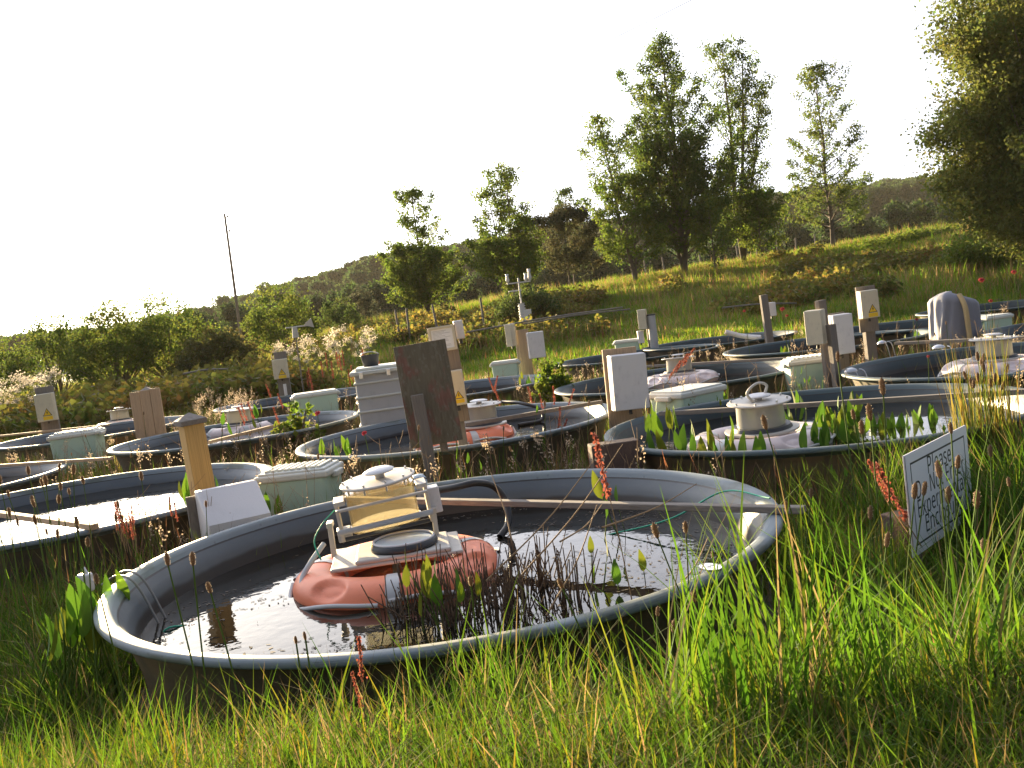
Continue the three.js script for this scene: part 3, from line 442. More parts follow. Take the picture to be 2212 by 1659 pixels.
{ // warning sign
  const a = at(1953, 985, 2.62), b = onLevel(2086, 918, a.y), d = b.clone().sub(a), w = Math.hypot(d.x, d.z), h = 0.30, t = thing('warning_sign', 'white rectangular sign asking people not to enter, leaning in tall grass', 'sign', V((a.x + b.x) / 2, a.y - h, (a.z + b.z) / 2), Math.atan2(-d.z, d.x));
  const c = document.createElement('canvas'); c.width = 700; c.height = Math.round(700 * h / w); const g = c.getContext('2d'), K = c.height; g.fillStyle = '#f0f1f5'; g.fillRect(0, 0, 700, K); g.strokeStyle = '#16181c'; g.lineWidth = 7; g.strokeRect(44, 40, 612, K - 80);
  g.fillStyle = '#14161a'; g.textAlign = 'center'; g.textBaseline = 'middle'; g.font = '98px sans-serif'; ['Please', 'Do Not Enter', 'Experimental', 'Enclosure'].forEach((s, i) => g.fillText(s, 350, K * (0.20 + 0.185 * i), 560));
  const tx = new THREE.CanvasTexture(c); tx.colorSpace = THREE.SRGBColorSpace;
  part(t, 'panel', box(w, h, 0.005, 0, h / 2, -0.003, 0.001), M.whitePlastic); part(t, 'sign_print', new THREE.PlaneGeometry(w * 0.992, h * 0.992).translate(0, h / 2, 0.0015), std(lin(1, 1, 1), 0.45, { map: tx }));
  for (const s of [-1, 1]) part(t, 'stake', box(0.02, h + 0.25, 0.015, s * w * 0.35, h / 2 - 0.15, -0.016, 0.002), M.oldWood);
}
const brick = (px, py, depth, y, turn, label, s = [0.215, 0.065, 0.1]) => { const p = at(px, py, depth), m = part(scene, 'loose_brick', box(...s, 0, s[1] / 2, 0, 0.006), M.brick); m.position.set(p.x, y, p.z); m.rotation.y = turn; tag(m, label, 'brick', 'loose bricks on the gravel'); };
brick(1940, 1090, 2.9, 0.07, 0.3, 'dark brick standing in the grass beside the white sign', [0.10, 0.215, 0.065]);
brick(1330, 1000, 4.02, 0.0, 0.1, 'dark block on end just behind the far rim of the near tub', [0.215, 0.46, 0.10]);

// wind vane, weather mast
{ const p = at(640, 735, 14), t = thing('wind_vane', 'small white wind vane above the weeds behind the slim box post', 'vane', V(p.x, groundAt(p.x, p.z), p.z), 0.3), H = p.y - groundAt(p.x, p.z) + 0.1; part(t, 'mast', cyl(0.010, 0.012, H, 0, H / 2, 0, 10), M.oldWood); part(t, 'body', join(cyl(0.035, 0.05, 0.16, 0, H + 0.02, 0, 16), cyl(0.01, 0.01, 0.34, 0, 0, 0, 8).rotateZ(Math.PI / 2).translate(0.04, H + 0.10, 0)), M.dirtyWhite); const s = new THREE.Shape(); s.moveTo(0, 0); s.lineTo(0.12, 0.1); s.lineTo(0.15, -0.05); s.closePath(); part(t, 'tail_fin', new THREE.ExtrudeGeometry(s, { depth: 0.006, bevelEnabled: false }).translate(0.14, H + 0.11, 0), M.dirtyWhite); }
{ const p = at(1126, 655, 24), t = thing('weather_mast', 'white weather instruments on a slim mast in front of the trees', 'mast', V(p.x, groundAt(p.x, p.z), p.z), 0.1), H = at(1122, 600, 24).y - groundAt(p.x, p.z); part(t, 'mast', cyl(0.02, 0.022, H, 0, H / 2, 0, 10), M.whitePlastic); part(t, 'arm', box(0.62, 0.03, 0.03, 0, H - 0.12, 0, 0.005), M.whitePlastic); part(t, 'arm', box(0.34, 0.03, 0.03, -0.12, H - 0.32, 0, 0.005).rotateZ(-0.0), M.whitePlastic); for (const [x, y, h] of [[-0.28, H + 0.02, 0.22], [0.2, H + 0.0, 0.2], [0.3, H + 0.05, 0.3]]) part(t, 'sensor', lathe([[0, -h / 2], [0.03, -h / 2], [0.05, -h * 0.2], [0.03, h * 0.2], [0.045, h / 2], [0, h / 2]], 16).translate(x, y, 0), M.whitePlastic); part(t, 'screen_stack', lathe(Array.from({ length: 13 }, (_, i) => [i % 2 ? 0.06 : 0.10, 0.35 + i * 0.035]), 20), M.whitePlastic); part(t, 'logger_case', box(0.2, 0.28, 0.12, 0.12, 0.45, 0.05, 0.01), M.whitePlastic); }

// telegraph poles and wires
{
  const a = at(505, 705, 46), b = at(481, 462, 46), g = groundAt(a.x, a.z) - 0.3, t = thing('telegraph_pole', 'thin far telegraph pole standing above the bushes', 'pole', V(b.x, g, b.z)), H = b.y - g; t.rotation.z = -0.012;
  part(t, 'shaft', cyl(0.05, 0.085, H, 0, H / 2, 0, 16), M.pole); for (const k of [0, 1]) part(t, 'insulator', join(cyl(0.04, 0.05, 0.1, 0.13, H - 0.15 - k * 0.7, 0.0, 12), cyl(0.012, 0.012, 0.14, 0, 0, 0, 8).rotateZ(1.57).translate(0.07, H - 0.2 - k * 0.7, 0)), M.dirtyWhite);
  const q = at(2215, 60, 20), gq = groundAt(q.x, q.z), t2 = thing('telegraph_pole', 'near telegraph pole cut by the photo corner above the willow', 'pole', V(q.x + 0.02, gq - 0.3, q.z)), H2 = 9.6; part(t2, 'shaft', cyl(0.10, 0.15, H2, 0, H2 / 2, 0, 18), M.pole); part(t2, 'insulator', cyl(0.05, 0.06, 0.12, 0.15, H2 - 0.15, 0, 12), M.dirtyWhite);
  const top = V(b.x, b.y - 0.1, b.z);
  [[1585, 0, 0], [1628, 0, -0.6]].forEach(([px, py, dy], k) => {
    const m = at(px, py, 30), n = V(0, 0, 0).copy(m).add(m.clone().sub(top).multiplyScalar(0.42)); n.y = gq + H2 - 0.5 - k * 0.55;
    const s = top.clone(); s.y += dy * 0.5; const pts = []; for (let i = 0; i <= 16; i++) { const u = i / 16, p = s.clone().lerp(V(q.x, n.y, q.z), u); p.y -= 0.62 * 4 * u * (1 - u) * 0.5; pts.push(p); }
    tag(part(scene, 'overhead_wire', tube(pts, k ? 0.006 : 0.010, 60, 5), M.wire), k ? 'thinner overhead wire between the telegraph poles' : 'thicker overhead wire between the telegraph poles', 'wire');
  });
}
// low rails round the enclosure
const railPts = [[[1008, 718], [1345, 664], 17.5, 'long low rail beyond the tubs, running behind the white boxes'], [[1130, 700], [1360, 668], 19.5, 'second low rail in the weeds behind the long rail'], [[395, 808], [492, 797], 17, 'pale tape line in the sunny grass beyond the tubs'], [[1560, 665], [1720, 655], 19, 'short low rail in the meadow behind the far tubs']];
for (const [a, b, d, l] of railPts) { const p = at(a[0], a[1], d), q = at(b[0], b[1], d + 1.2); tag(part(scene, 'low_rail', tube([p, p.clone().lerp(q, 0.5).add(V(0, 0.03, 0)), q], 0.018, 16, 7), M.oldWood), l, 'rail'); }
for (let k = 0; k < 11; k++) { const az = lerp(9, 20, k / 10) * DEG, r = 47 + k * 0.4, x = Math.sin(az) * r, z = -Math.cos(az) * r, g = groundAt(x, z), h = rr(0.9, 1.15), m = part(scene, 'fence_post', cyl(0.04, 0.05, h, 0, h / 2, 0, 8), M.oldWood); m.position.set(x, g - 0.05, z); m.rotation.z = rr(-0.06, 0.06); tag(m, 'first,second,third,fourth,fifth,sixth,seventh,eighth,ninth,tenth,eleventh'.split(',')[k] + ' weathered fence post from the left along the far field edge', 'fence post', 'far fence posts'); }
for (const [px, py] of [[1040, 655], [940, 668], [880, 690], [862, 715]]) { const p = at(px, py, 27), g = groundAt(p.x, p.z), m = part(scene, 'fence_post', cyl(0.03, 0.035, 1.0, 0, 0.5, 0, 8), M.oldWood); m.position.set(p.x, g, p.z); m.rotation.z = rr(-0.1, 0.1); tag(m, 'grey fence post in the weeds, ' + { 1040: 'below the twin-stemmed tree', 940: 'below the lone tree', 880: 'just short of the lone tree', 862: 'nearest the ribbed tank' }[px], 'fence post', 'near fence posts'); }

// ---------------------------------------------------------------- trees
class Leaves {                                                    // collects folded leaf faces
  constructor() { this.p = []; this.c = []; this.n = []; }
  add(x, y, z, s, col, flatness = 0) {
    const u = V(gauss(), gauss() * (1 - flatness) - 0.25, gauss()).normalize(), w = V(gauss(), gauss() * (1 - flatness * 0.7), gauss()).cross(u).normalize(), L = s, W = s * 0.33;
    const a = V(x, y, z), b = a.clone().addScaledVector(u, L * 0.5).addScaledVector(w, W), c = a.clone().addScaledVector(u, L), d = a.clone().addScaledVector(u, L * 0.5).addScaledVector(w, -W), n = w.clone().cross(u);
    b.addScaledVector(n, -W * 0.35); d.addScaledVector(n, -W * 0.35);
    for (const q of [a, b, c, a, c, d]) { this.p.push(q.x, q.y, q.z); this.c.push(col[0], col[1], col[2]); this.n.push(n.x, n.y, n.z); }
  }
  geo() { const g = new THREE.BufferGeometry(); g.setAttribute('position', new THREE.Float32BufferAttribute(this.p, 3)); g.setAttribute('normal', new THREE.Float32BufferAttribute(this.n, 3)); g.setAttribute('color', new THREE.Float32BufferAttribute(this.c, 3)); return g; }
}
function limb(pts, r0, r1, s = 6) {                               // tapered tube
  const c = new THREE.CatmullRomCurve3(pts), n = Math.max(3, pts.length * 3), g = new THREE.TubeGeometry(c, n, 1, s), p = g.attributes.position, nm = g.attributes.normal;
  for (let i = 0; i <= n; i++) { const o = c.getPointAt(i / n), r = lerp(r0, r1, i / n); for (let j = 0; j <= s; j++) { const k = i * (s + 1) + j; p.setXYZ(k, o.x + nm.getX(k) * r, o.y + nm.getY(k) * r, o.z + nm.getZ(k) * r); } }
  return g;
}
const tone = (base, v = 0.3) => { const k = 1 + v * gauss(), y = 1 + 0.18 * gauss(); return [base[0] * k * y, base[1] * k, base[2] * k]; };
// profile: [t, radius] from base to tip; open: share of the crown height that stays bare below
function tree(o) {
  seed = o.seed || 1;
  const p = at(o.px, o.py, o.depth), g = groundAt(p.x, p.z), H = at(o.px, o.top, o.depth).y - g, t = thing(o.name || 'young_tree', o.label, 'tree', V(p.x, g, p.z), 0, o.group);
  const wood = [], L = new Leaves();
  for (const st of o.stems || [{ dx: 0, dz: 0, k: 1 }]) {
    const h = H * st.k, bend = st.bend || 0, base = V(st.x0 || 0, 0, st.z0 || 0), tip = V(st.dx, h, st.dz), axis = (u) => base.clone().lerp(tip, u).add(V(Math.sin(u * 3.1) * bend + 0.02 * h * (noise(u * 5, o.seed) - 0.5), 0, 0.02 * h * (noise(u * 5, o.seed + 9) - 0.5)));
    wood.push(limb([0, 0.2, 0.4, 0.6, 0.8, 1].map(axis), h * 0.013 * (st.thick || 1), h * 0.002, 8));
    const nb = Math.round((o.branches || 34) * st.k);
    for (let b = 0; b < nb; b++) {
      const u = lerp(o.bare || 0.1, 0.99, (b + rnd()) / nb), rad = along(o.profile, u) * (st.w || 1) * rr(0.4, 1.3), az = b * 2.4 + rr(-0.5, 0.5), up = lerp(o.up || 0.9, 1.5, u * u) * rr(0.75, 1.15), s = axis(u), e = s.clone().add(V(Math.cos(az) * rad, rad * Math.tan(Math.min(1.25, up)) * 0.62, Math.sin(az) * rad)), m = s.clone().lerp(e, 0.5).add(V(0, -0.06 * rad, 0));
      if (e.y > h * 1.02) e.y = h * rr(0.97, 1.02);
      wood.push(limb([s, m, e], h * 0.0045 * (1.1 - u), h * 0.0008, 4));
      const nc = Math.max(2, Math.round((o.clumps || 5) * rad / 0.8));
      for (let c = 0; c < nc; c++) {
        const v = lerp(0.36, 1.05, Math.sqrt((c + rnd()) / nc)), q = s.clone().lerp(m, Math.min(1, v * 2)); if (v > 0.5) q.copy(m).lerp(e, (v - 0.5) * 2);
        const cr = (o.clumpR || 0.2) * rr(0.6, 1.3); q.add(V(gauss(), gauss(), gauss()).multiplyScalar(cr * 0.5));
        const cc = tone(o.color, 0.22); const nl = Math.round((o.leaves || 34) * rr(0.5, 1.3));
        for (let l = 0; l < nl; l++) L.add(q.x + gauss() * cr, q.y + gauss() * cr * 0.75, q.z + gauss() * cr, (o.leafSize || 0.09) * rr(0.7, 1.3), tone(cc, 0.16));
      }
    }
  }
  part(t, 'trunk', join(wood), M.bark); part(t, 'crown', L.geo(), M.crown);
  return t;
}
const YOUNG = [0.12, 0.165, 0.024], DARK = [0.075, 0.105, 0.026], GOLD = [0.115, 0.150, 0.026];
const G1 = 'young trees behind the meadow';
tree({ seed: 11, px: 920, py: 650, top: 413, depth: 38, label: 'lone young tree with a bushy foot and open top, nearest the sun', group: G1, profile: [[0, 1.45], [0.3, 1.4], [0.48, 0.8], [0.6, 0.75], [0.85, 0.8], [1, 0.1]], branches: 62, up: 0.85, clumps: 6, leaves: 34, clumpR: 0.20, color: YOUNG, stems: [{ dx: 0, dz: 0, k: 1 }, { dx: -0.5, dz: 0.2, k: 0.55, w: 0.9 }, { dx: 0.6, dz: 0.3, k: 0.5, w: 0.9 }, { dx: -0.9, dz: 0.4, x0: -0.5, k: 0.38, w: 0.8 }] });
tree({ seed: 23, px: 1112, py: 640, top: 370, depth: 36, label: 'twin-stemmed young tree behind the weather mast', group: G1, profile: [[0, 1.3], [0.35, 1.3], [0.5, 0.75], [0.8, 0.75], [1, 0.12]], branches: 54, up: 0.9, clumps: 5, leaves: 36, clumpR: 0.22, color: YOUNG, stems: [{ dx: 0.25, dz: 0, k: 1 }, { dx: -0.55, dz: 0.1, k: 0.86, x0: -0.2 }, { dx: -0.9, dz: 0.3, k: 0.48, w: 0.9 }, { dx: 0.8, dz: 0.3, k: 0.62, w: 0.8 }] });
tree({ seed: 31, px: 1232, py: 620, top: 466, depth: 40, name: 'round_tree', label: 'dark round sallow between the twin-stemmed and the tall trees', profile: [[0, 1.2], [0.3, 1.6], [0.6, 1.6], [0.85, 1.0], [1, 0.3]], branches: 60, up: 0.6, clumps: 7, leaves: 44, clumpR: 0.26, leafSize: 0.08, color: [0.065, 0.066, 0.03], bare: 0.18 });
tree({ seed: 37, px: 1242, py: 620, top: 408, depth: 44, label: 'wispy tree top rising behind the dark round sallow', profile: [[0, 0.5], [0.6, 0.7], [0.8, 0.65], [1, 0.1]], branches: 34, clumps: 4, leaves: 26, clumpR: 0.2, color: DARK, bare: 0.5 });
tree({ seed: 41, px: 1478, py: 592, top: 78, depth: 35, label: 'tallest dense pointed tree in the middle clump', group: G1, profile: [[0, 2.1], [0.2, 2.1], [0.45, 1.75], [0.62, 1.15], [0.8, 0.62], [1, 0.1]], branches: 96, up: 1.0, clumps: 6, leaves: 40, clumpR: 0.24, color: [0.10, 0.145, 0.026], stems: [{ dx: 0.15, dz: 0, k: 1 }, { dx: -1.1, dz: 0.2, k: 0.68, w: 0.7 }, { dx: 0.75, dz: 0.3, k: 0.58, w: 0.75 }] });
tree({ seed: 43, px: 1372, py: 590, top: 243, depth: 34, label: 'slim young tree leaning at the sunny edge of the middle clump', group: G1, profile: [[0, 1.2], [0.3, 1.1], [0.6, 0.85], [0.85, 0.55], [1, 0.08]], branches: 60, up: 0.95, clumps: 5, leaves: 36, clumpR: 0.22, color: YOUNG, stems: [{ dx: -0.75, dz: 0, k: 1 }, { dx: 0.3, dz: 0.2, k: 0.62 }] });
tree({ seed: 47, px: 1605, py: 575, top: 95, depth: 37, label: 'open forked tree with bare lower stem beside the tallest tree', group: G1, profile: [[0, 1.5], [0.25, 1.3], [0.4, 0.85], [0.6, 1.0], [0.85, 0.85], [1, 0.1]], branches: 58, up: 0.95, clumps: 5, leaves: 34, clumpR: 0.25, color: [0.10, 0.14, 0.026], bare: 0.08, stems: [{ dx: 0.05, dz: 0, k: 1, thick: 1.1 }, { dx: 1.45, dz: 0.1, k: 0.80, thick: 0.9, w: 0.8 }, { dx: 0.75, dz: 0.3, k: 0.95, w: 0.7 }] });
tree({ seed: 53, px: 1545, py: 590, top: 430, depth: 33, label: 'low leafy sapling at the foot of the middle clump', group: G1, profile: [[0, 0.9], [0.5, 0.9], [1, 0.15]], branches: 40, clumps: 4, leaves: 34, clumpR: 0.2, color: YOUNG });
tree({ seed: 59, px: 1800, py: 545, top: 140, depth: 38, label: 'slender airy tree with one straight stem, nearest the willow', group: G1, profile: [[0, 1.1], [0.1, 1.7], [0.32, 1.7], [0.5, 1.1], [0.7, 1.0], [0.88, 0.55], [1, 0.06]], branches: 96, up: 0.7, clumps: 4, leaves: 32, clumpR: 0.22, color: [0.11, 0.145, 0.028], bare: 0.1 });
tree({ seed: 67, px: 1648, py: 570, top: 415, depth: 36, label: 'low yellow green sapling right beside the open forked tree', group: G1, profile: [[0, 1.0], [0.5, 1.1], [1, 0.2]], branches: 52, clumps: 5, leaves: 34, clumpR: 0.2, color: YOUNG });
// willow at the photo edge
tree({ seed: 61, px: 2300, py: 590, top: -150, depth: 19, name: 'willow_tree', label: 'big dense willow filling the edge of the meadow', profile: [[0, 1.9], [0.2, 2.1], [0.45, 1.9], [0.7, 1.6], [0.9, 1.1], [1, 0.3]], branches: 210, up: 1.05, clumps: 8, leaves: 50, clumpR: 0.34, leafSize: 0.075, color: [0.13, 0.15, 0.034], bare: 0.01, stems: [{ dx: 0, dz: 0, k: 1 }, { dx: 0.6, dz: 0.5, k: 0.75 }, { dx: -0.5, dz: 0.1, k: 0.5, w: 0.85 }] });

// bushes
function bush(o) {
  seed = o.seed; const p = at(o.px, o.py, o.depth), g = groundAt(p.x, p.z), H = at(o.px, o.top, o.depth).y - g, t = thing(o.name || 'bush', o.label, 'bush', V(p.x, g, p.z), 0, o.group), L = new Leaves(), wood = [];
  for (let b = 0; b < (o.n || 90); b++) {
    const a = rnd() * 6.28, u = Math.sqrt(rnd()), e = V(Math.cos(a) * u * o.r, H * (1 - 0.55 * u * u) * rr(0.5, 1.12), Math.sin(a) * u * o.r * 0.8);
    if (b % 3 === 0) wood.push(limb([V(rr(-0.15, 0.15), 0, rr(-0.15, 0.15)), e.clone().multiplyScalar(0.5).add(V(0, 0.1, 0)), e], 0.018, 0.004, 4));
    const cr = (o.clumpR || 0.22) * rr(0.6, 1.3), cc = tone(o.color, 0.22); for (let l = 0; l < (o.leaves || 60); l++) L.add(e.x + gauss() * cr, Math.max(0.02, e.y + gauss() * cr * 0.8), e.z + gauss() * cr, (o.leafSize || 0.08) * rr(0.7, 1.3), tone(cc, 0.16));
  }
  part(t, 'branches', join(wood), M.bark); part(t, 'crown', L.geo(), M.crown); return t;
}
bush({ seed: 71, px: 612, py: 735, top: 622, depth: 30, r: 1.25, n: 120, label: 'rounded light green bush behind the telegraph pole foot', color: GOLD, clumpR: 0.25 });
bush({ seed: 72, px: 735, py: 700, top: 648, depth: 38, r: 0.85, n: 60, label: 'low dark bush beside the rounded light green bush', color: DARK });
bush({ seed: 73, px: 783, py: 690, top: 625, depth: 44, r: 0.8, n: 60, label: 'grey green bush between the light bush and the lone tree', color: [0.07, 0.075, 0.045] });
bush({ seed: 74, px: 370, py: 800, top: 648, depth: 27, r: 1.5, n: 150, label: 'golden backlit thicket beside the rounded bush', color: GOLD, clumpR: 0.28, group: 'backlit thickets below the sun' });
bush({ seed: 75, px: 255, py: 810, top: 672, depth: 26, r: 1.4, n: 150, label: 'golden thicket directly under the sun', color: GOLD, clumpR: 0.28, group: 'backlit thickets below the sun' });
bush({ seed: 76, px: 120, py: 820, top: 690, depth: 27, r: 1.2, n: 110, label: 'sunlit thicket beside the leftmost bush', color: GOLD, clumpR: 0.28, group: 'backlit thickets below the sun' });
bush({ seed: 77, px: -10, py: 830, top: 722, depth: 27, r: 1.2, n: 100, label: 'leftmost low bush at the photo edge', color: GOLD, clumpR: 0.28, group: 'backlit thickets below the sun' });
bush({ seed: 78, px: 470, py: 790, top: 715, depth: 25, r: 1.2, n: 100, label: 'low bramble bank in front of the telegraph pole', color: [0.10, 0.095, 0.03], clumpR: 0.25 });
bush({ seed: 79, px: 1135, py: 660, top: 622, depth: 27, r: 0.9, n: 60, label: 'low dark bush at the foot of the weather mast', color: DARK });
bush({ seed: 80, px: 1970, py: 545, top: 505, depth: 33, r: 1.6, n: 90, label: 'low bush in the meadow in front of the dark hedge', color: YOUNG });
bush({ seed: 81, px: 2110, py: 590, top: 520, depth: 22, r: 0.9, n: 80, label: 'low bush at the foot of the willow', color: YOUNG });
bush({ seed: 82, px: 1195, py: 805, top: 775, depth: 8.0, r: 0.16, n: 40, leaves: 22, leafSize: 0.05, clumpR: 0.05, label: 'small bright leafy bush among the middle tubs', color: [0.13, 0.17, 0.02] });
bush({ seed: 83, px: 640, py: 905, top: 870, depth: 7.0, r: 0.16, n: 30, leaves: 22, leafSize: 0.05, clumpR: 0.05, label: 'small bright bush beside the red valerian', color: [0.12, 0.16, 0.02] });

// woodland on the ridge and the dark hedge in front of it
function crownProto(sd, R, H, n, leaf, col) { seed = sd; const L = new Leaves(); const lobes = Array.from({ length: 16 }, () => { const a = rnd() * 6.28, u = Math.sqrt(rnd()) * 0.85, y = rr(0.25, 1); return V(Math.cos(a) * u * R * Math.sqrt(1.1 - y * y * 0.75), y * H * 0.86, Math.sin(a) * u * R * Math.sqrt(1.1 - y * y * 0.75)); });
  for (let i = 0; i < n; i++) { const b = lobes[i % 16], d = V(gauss(), gauss(), gauss()).normalize().multiplyScalar(R * 0.40 * Math.pow(rnd(), 0.35)); L.add(b.x + d.x, Math.max(0.1, b.y + d.y * 0.85), b.z + d.z, leaf * rr(0.6, 1.3), tone(col, 0.2)); } return L.geo(); }
const woodProto = [crownProto(201, 3.6, 8.6, 2600, 0.62, [0.060, 0.100, 0.030]), crownProto(202, 4.2, 8.2, 2600, 0.62, [0.066, 0.105, 0.030]), crownProto(203, 3.2, 9.2, 2400, 0.62, [0.056, 0.094, 0.030])];
function instances(name, geo, mat, list, label, colors) {
  const m = new THREE.InstancedMesh(geo, mat, list.length); m.name = numbered(name); m.castShadow = m.receiveShadow = true; const o = new THREE.Object3D();
  list.forEach((q, i) => { o.position.set(q[0], q[1], q[2]); o.rotation.set(q[5] || 0, q[3], q[6] || 0); o.scale.set(q[4], q[7] || q[4], q[4]); o.updateMatrix(); m.setMatrixAt(i, o.matrix); if (colors) m.setColorAt(i, new THREE.Color().setRGB(...colors(q, i))); });
  scene.add(m); return tag(m, label, null, null, 'stuff');
}
{
  seed = 301; const lists = [[], [], []];
  for (let k = 0; k < 1300; k++) {
    const az = rr(-44, 44) * DEG, r = lerp(190, 345, Math.pow(rnd(), 0.6)), x = Math.sin(az) * r, z = -Math.cos(az) * r, g = groundAt(x, z), top = EYE + Math.tan(along(ridge, az)) * r; let s = rr(0.75, 1.08);
    if (g + 8.6 * s > top + 0.4) s = Math.max(0.3, (top + rr(-0.8, 0.5) - g) / 8.6); if (s < 0.42) continue;
    lists[k % 3].push([x, g - 0.4, z, rnd() * 6.28, s * rr(0.95, 1.15), 0, 0, s]);
  }
  lists.forEach((l, i) => instances('distant_woodland', woodProto[i], M.crown, l, 'dense dark woodland covering the far ridge', () => { const k = rr(0.75, 1.2); return [k * rr(0.9, 1.1), k, k]; }));
  const hedge = []; for (let k = 0; k < 260; k++) { const az = rr(-24, 36) * DEG, r = rr(88, 150), x = Math.sin(az) * r, z = -Math.cos(az) * r, g = groundAt(x, z); hedge.push([x, g - 0.6, z, rnd() * 6.28, rr(0.5, 0.72), 0, 0, rr(0.56, 0.72)]); }
  instances('distant_hedge', woodProto[0], M.crown, hedge, 'dark hedge of trees along the far field edge', () => { const k = rr(0.6, 0.85); return [k, k, k]; });
}
// separate ridge trees at the sunny end
[[568, 600, 'round oak on the far ridge, above the light green bush'], [485, 624, 'flat topped tree on the far ridge beside the telegraph pole'], [820, 545, 'ridge tree standing out of the wood before the lone tree']].forEach(([px, top, label], i) => { const p = at(px, top, 215), g = groundAt(p.x, p.z), h = p.y - g, t = thing('ridge_tree', label, 'tree', V(p.x, g, p.z), i, 'separate trees on the ridge'); const s = Math.max(0.5, h / 9.2); part(t, 'trunk', limb([V(0, 0, 0), V(0.2, 2, 0), V(0, h * 0.7, 0)], 0.3, 0.1), M.bark); const c = part(t, 'crown', woodProto[i], M.crown); c.scale.set(Math.min(s, 0.95), s, Math.min(s, 0.95)); });

// ---------------------------------------------------------------- grasses
const signAt = [0.55, 0.7, 0.8, 0.9, 1].flatMap((k) => [1960, 2020, 2080].map((x) => at(x, 1050, 2.7 * k)));       // keep the line of sight to the sign thin
function tuft(sd, n, h, spread, w, lean, cols, seg = 3) {
  seed = sd; const p = [], c = [], nn = [];
  for (let b = 0; b < n; b++) {
    const a = rnd() * 6.28, r = spread * Math.sqrt(rnd()), x = Math.cos(a) * r, z = Math.sin(a) * r, H = h * rr(0.45, 1.1), az = rnd() * 6.28, ln = lean * rr(0.1, 1) * H, ww = w * rr(0.6, 1.25), face = az + Math.PI / 2 + rr(-0.5, 0.5), col = tone(pick(cols), 0.2);
    const pt = (t) => { const k = Math.pow(t, 2.0); return V(x + Math.cos(az) * ln * k, H * (t - 0.18 * k * (ln / H)), z + Math.sin(az) * ln * k); };
    for (let s = 0; s < seg; s++) {
      const t0 = s / seg, t1 = (s + 1) / seg, A = pt(t0), B = pt(t1), w0 = ww * (1 - Math.pow(t0, 1.6)) * 0.5, w1 = ww * (1 - Math.pow(t1, 1.6)) * 0.5, dx = Math.cos(face), dz = Math.sin(face), nrm = V(dx, 0, dz).cross(B.clone().sub(A)).normalize();
      const q = [V(A.x - dx * w0, A.y, A.z - dz * w0), V(A.x + dx * w0, A.y, A.z + dz * w0), V(B.x + dx * w1, B.y, B.z + dz * w1), V(B.x - dx * w1, B.y, B.z - dz * w1)];
      for (const i of s === seg - 1 ? [0, 1, 2] : [0, 1, 2, 0, 2, 3]) { p.push(q[i].x, q[i].y, q[i].z); c.push(...col); nn.push(nrm.x, nrm.y, nrm.z); }
    }
  }
  const g = new THREE.BufferGeometry(); g.setAttribute('position', new THREE.Float32BufferAttribute(p, 3)); g.setAttribute('normal', new THREE.Float32BufferAttribute(nn, 3)); g.setAttribute('color', new THREE.Float32BufferAttribute(c, 3)); return g;
}
const gLush = [[0.10, 0.20, 0.012], [0.12, 0.215, 0.014], [0.09, 0.185, 0.014], [0.14, 0.21, 0.014], [0.10, 0.19, 0.012], [0.13, 0.20, 0.014], [0.20, 0.20, 0.02], [0.25, 0.19, 0.08]], gGreen = [[0.085, 0.185, 0.012], [0.10, 0.20, 0.014], [0.12, 0.20, 0.014]], gDry = [[0.22, 0.16, 0.07], [0.26, 0.19, 0.09], [0.13, 0.14, 0.04], [0.20, 0.10, 0.05]];
const near = [tuft(401, 40, 0.19, 0.06, 0.0065, 0.8, gLush, 4), tuft(402, 36, 0.21, 0.065, 0.0055, 1.0, gLush, 4), tuft(403, 28, 0.17, 0.055, 0.010, 0.8, gGreen, 4), tuft(404, 30, 0.20, 0.065, 0.0045, 1.3, [...gLush, [0.24, 0.19, 0.09], [0.20, 0.15, 0.07]], 5)];
const tall = [tuft(411, 22, 0.38, 0.06, 0.008, 0.45, gGreen, 5), tuft(412, 20, 0.43, 0.07, 0.007, 0.6, gLush, 5), tuft(413, 18, 0.34, 0.05, 0.011, 0.7, gGreen, 5)];
const mid = [tuft(421, 26, 0.22, 0.12, 0.008, 0.6, gLush, 3), tuft(422, 24, 0.28, 0.13, 0.008, 0.7, [...gLush, ...gDry], 3), tuft(423, 22, 0.34, 0.12, 0.007, 0.5, [...gGreen, ...gDry], 3)];
const far = [tuft(431, 46, 0.17, 0.36, 0.022, 0.9, gLush, 2), tuft(432, 40, 0.28, 0.36, 0.02, 0.7, [...gLush, ...gDry], 2), tuft(433, 36, 0.5, 0.34, 0.02, 0.5, [...gGreen, ...gDry], 2)];
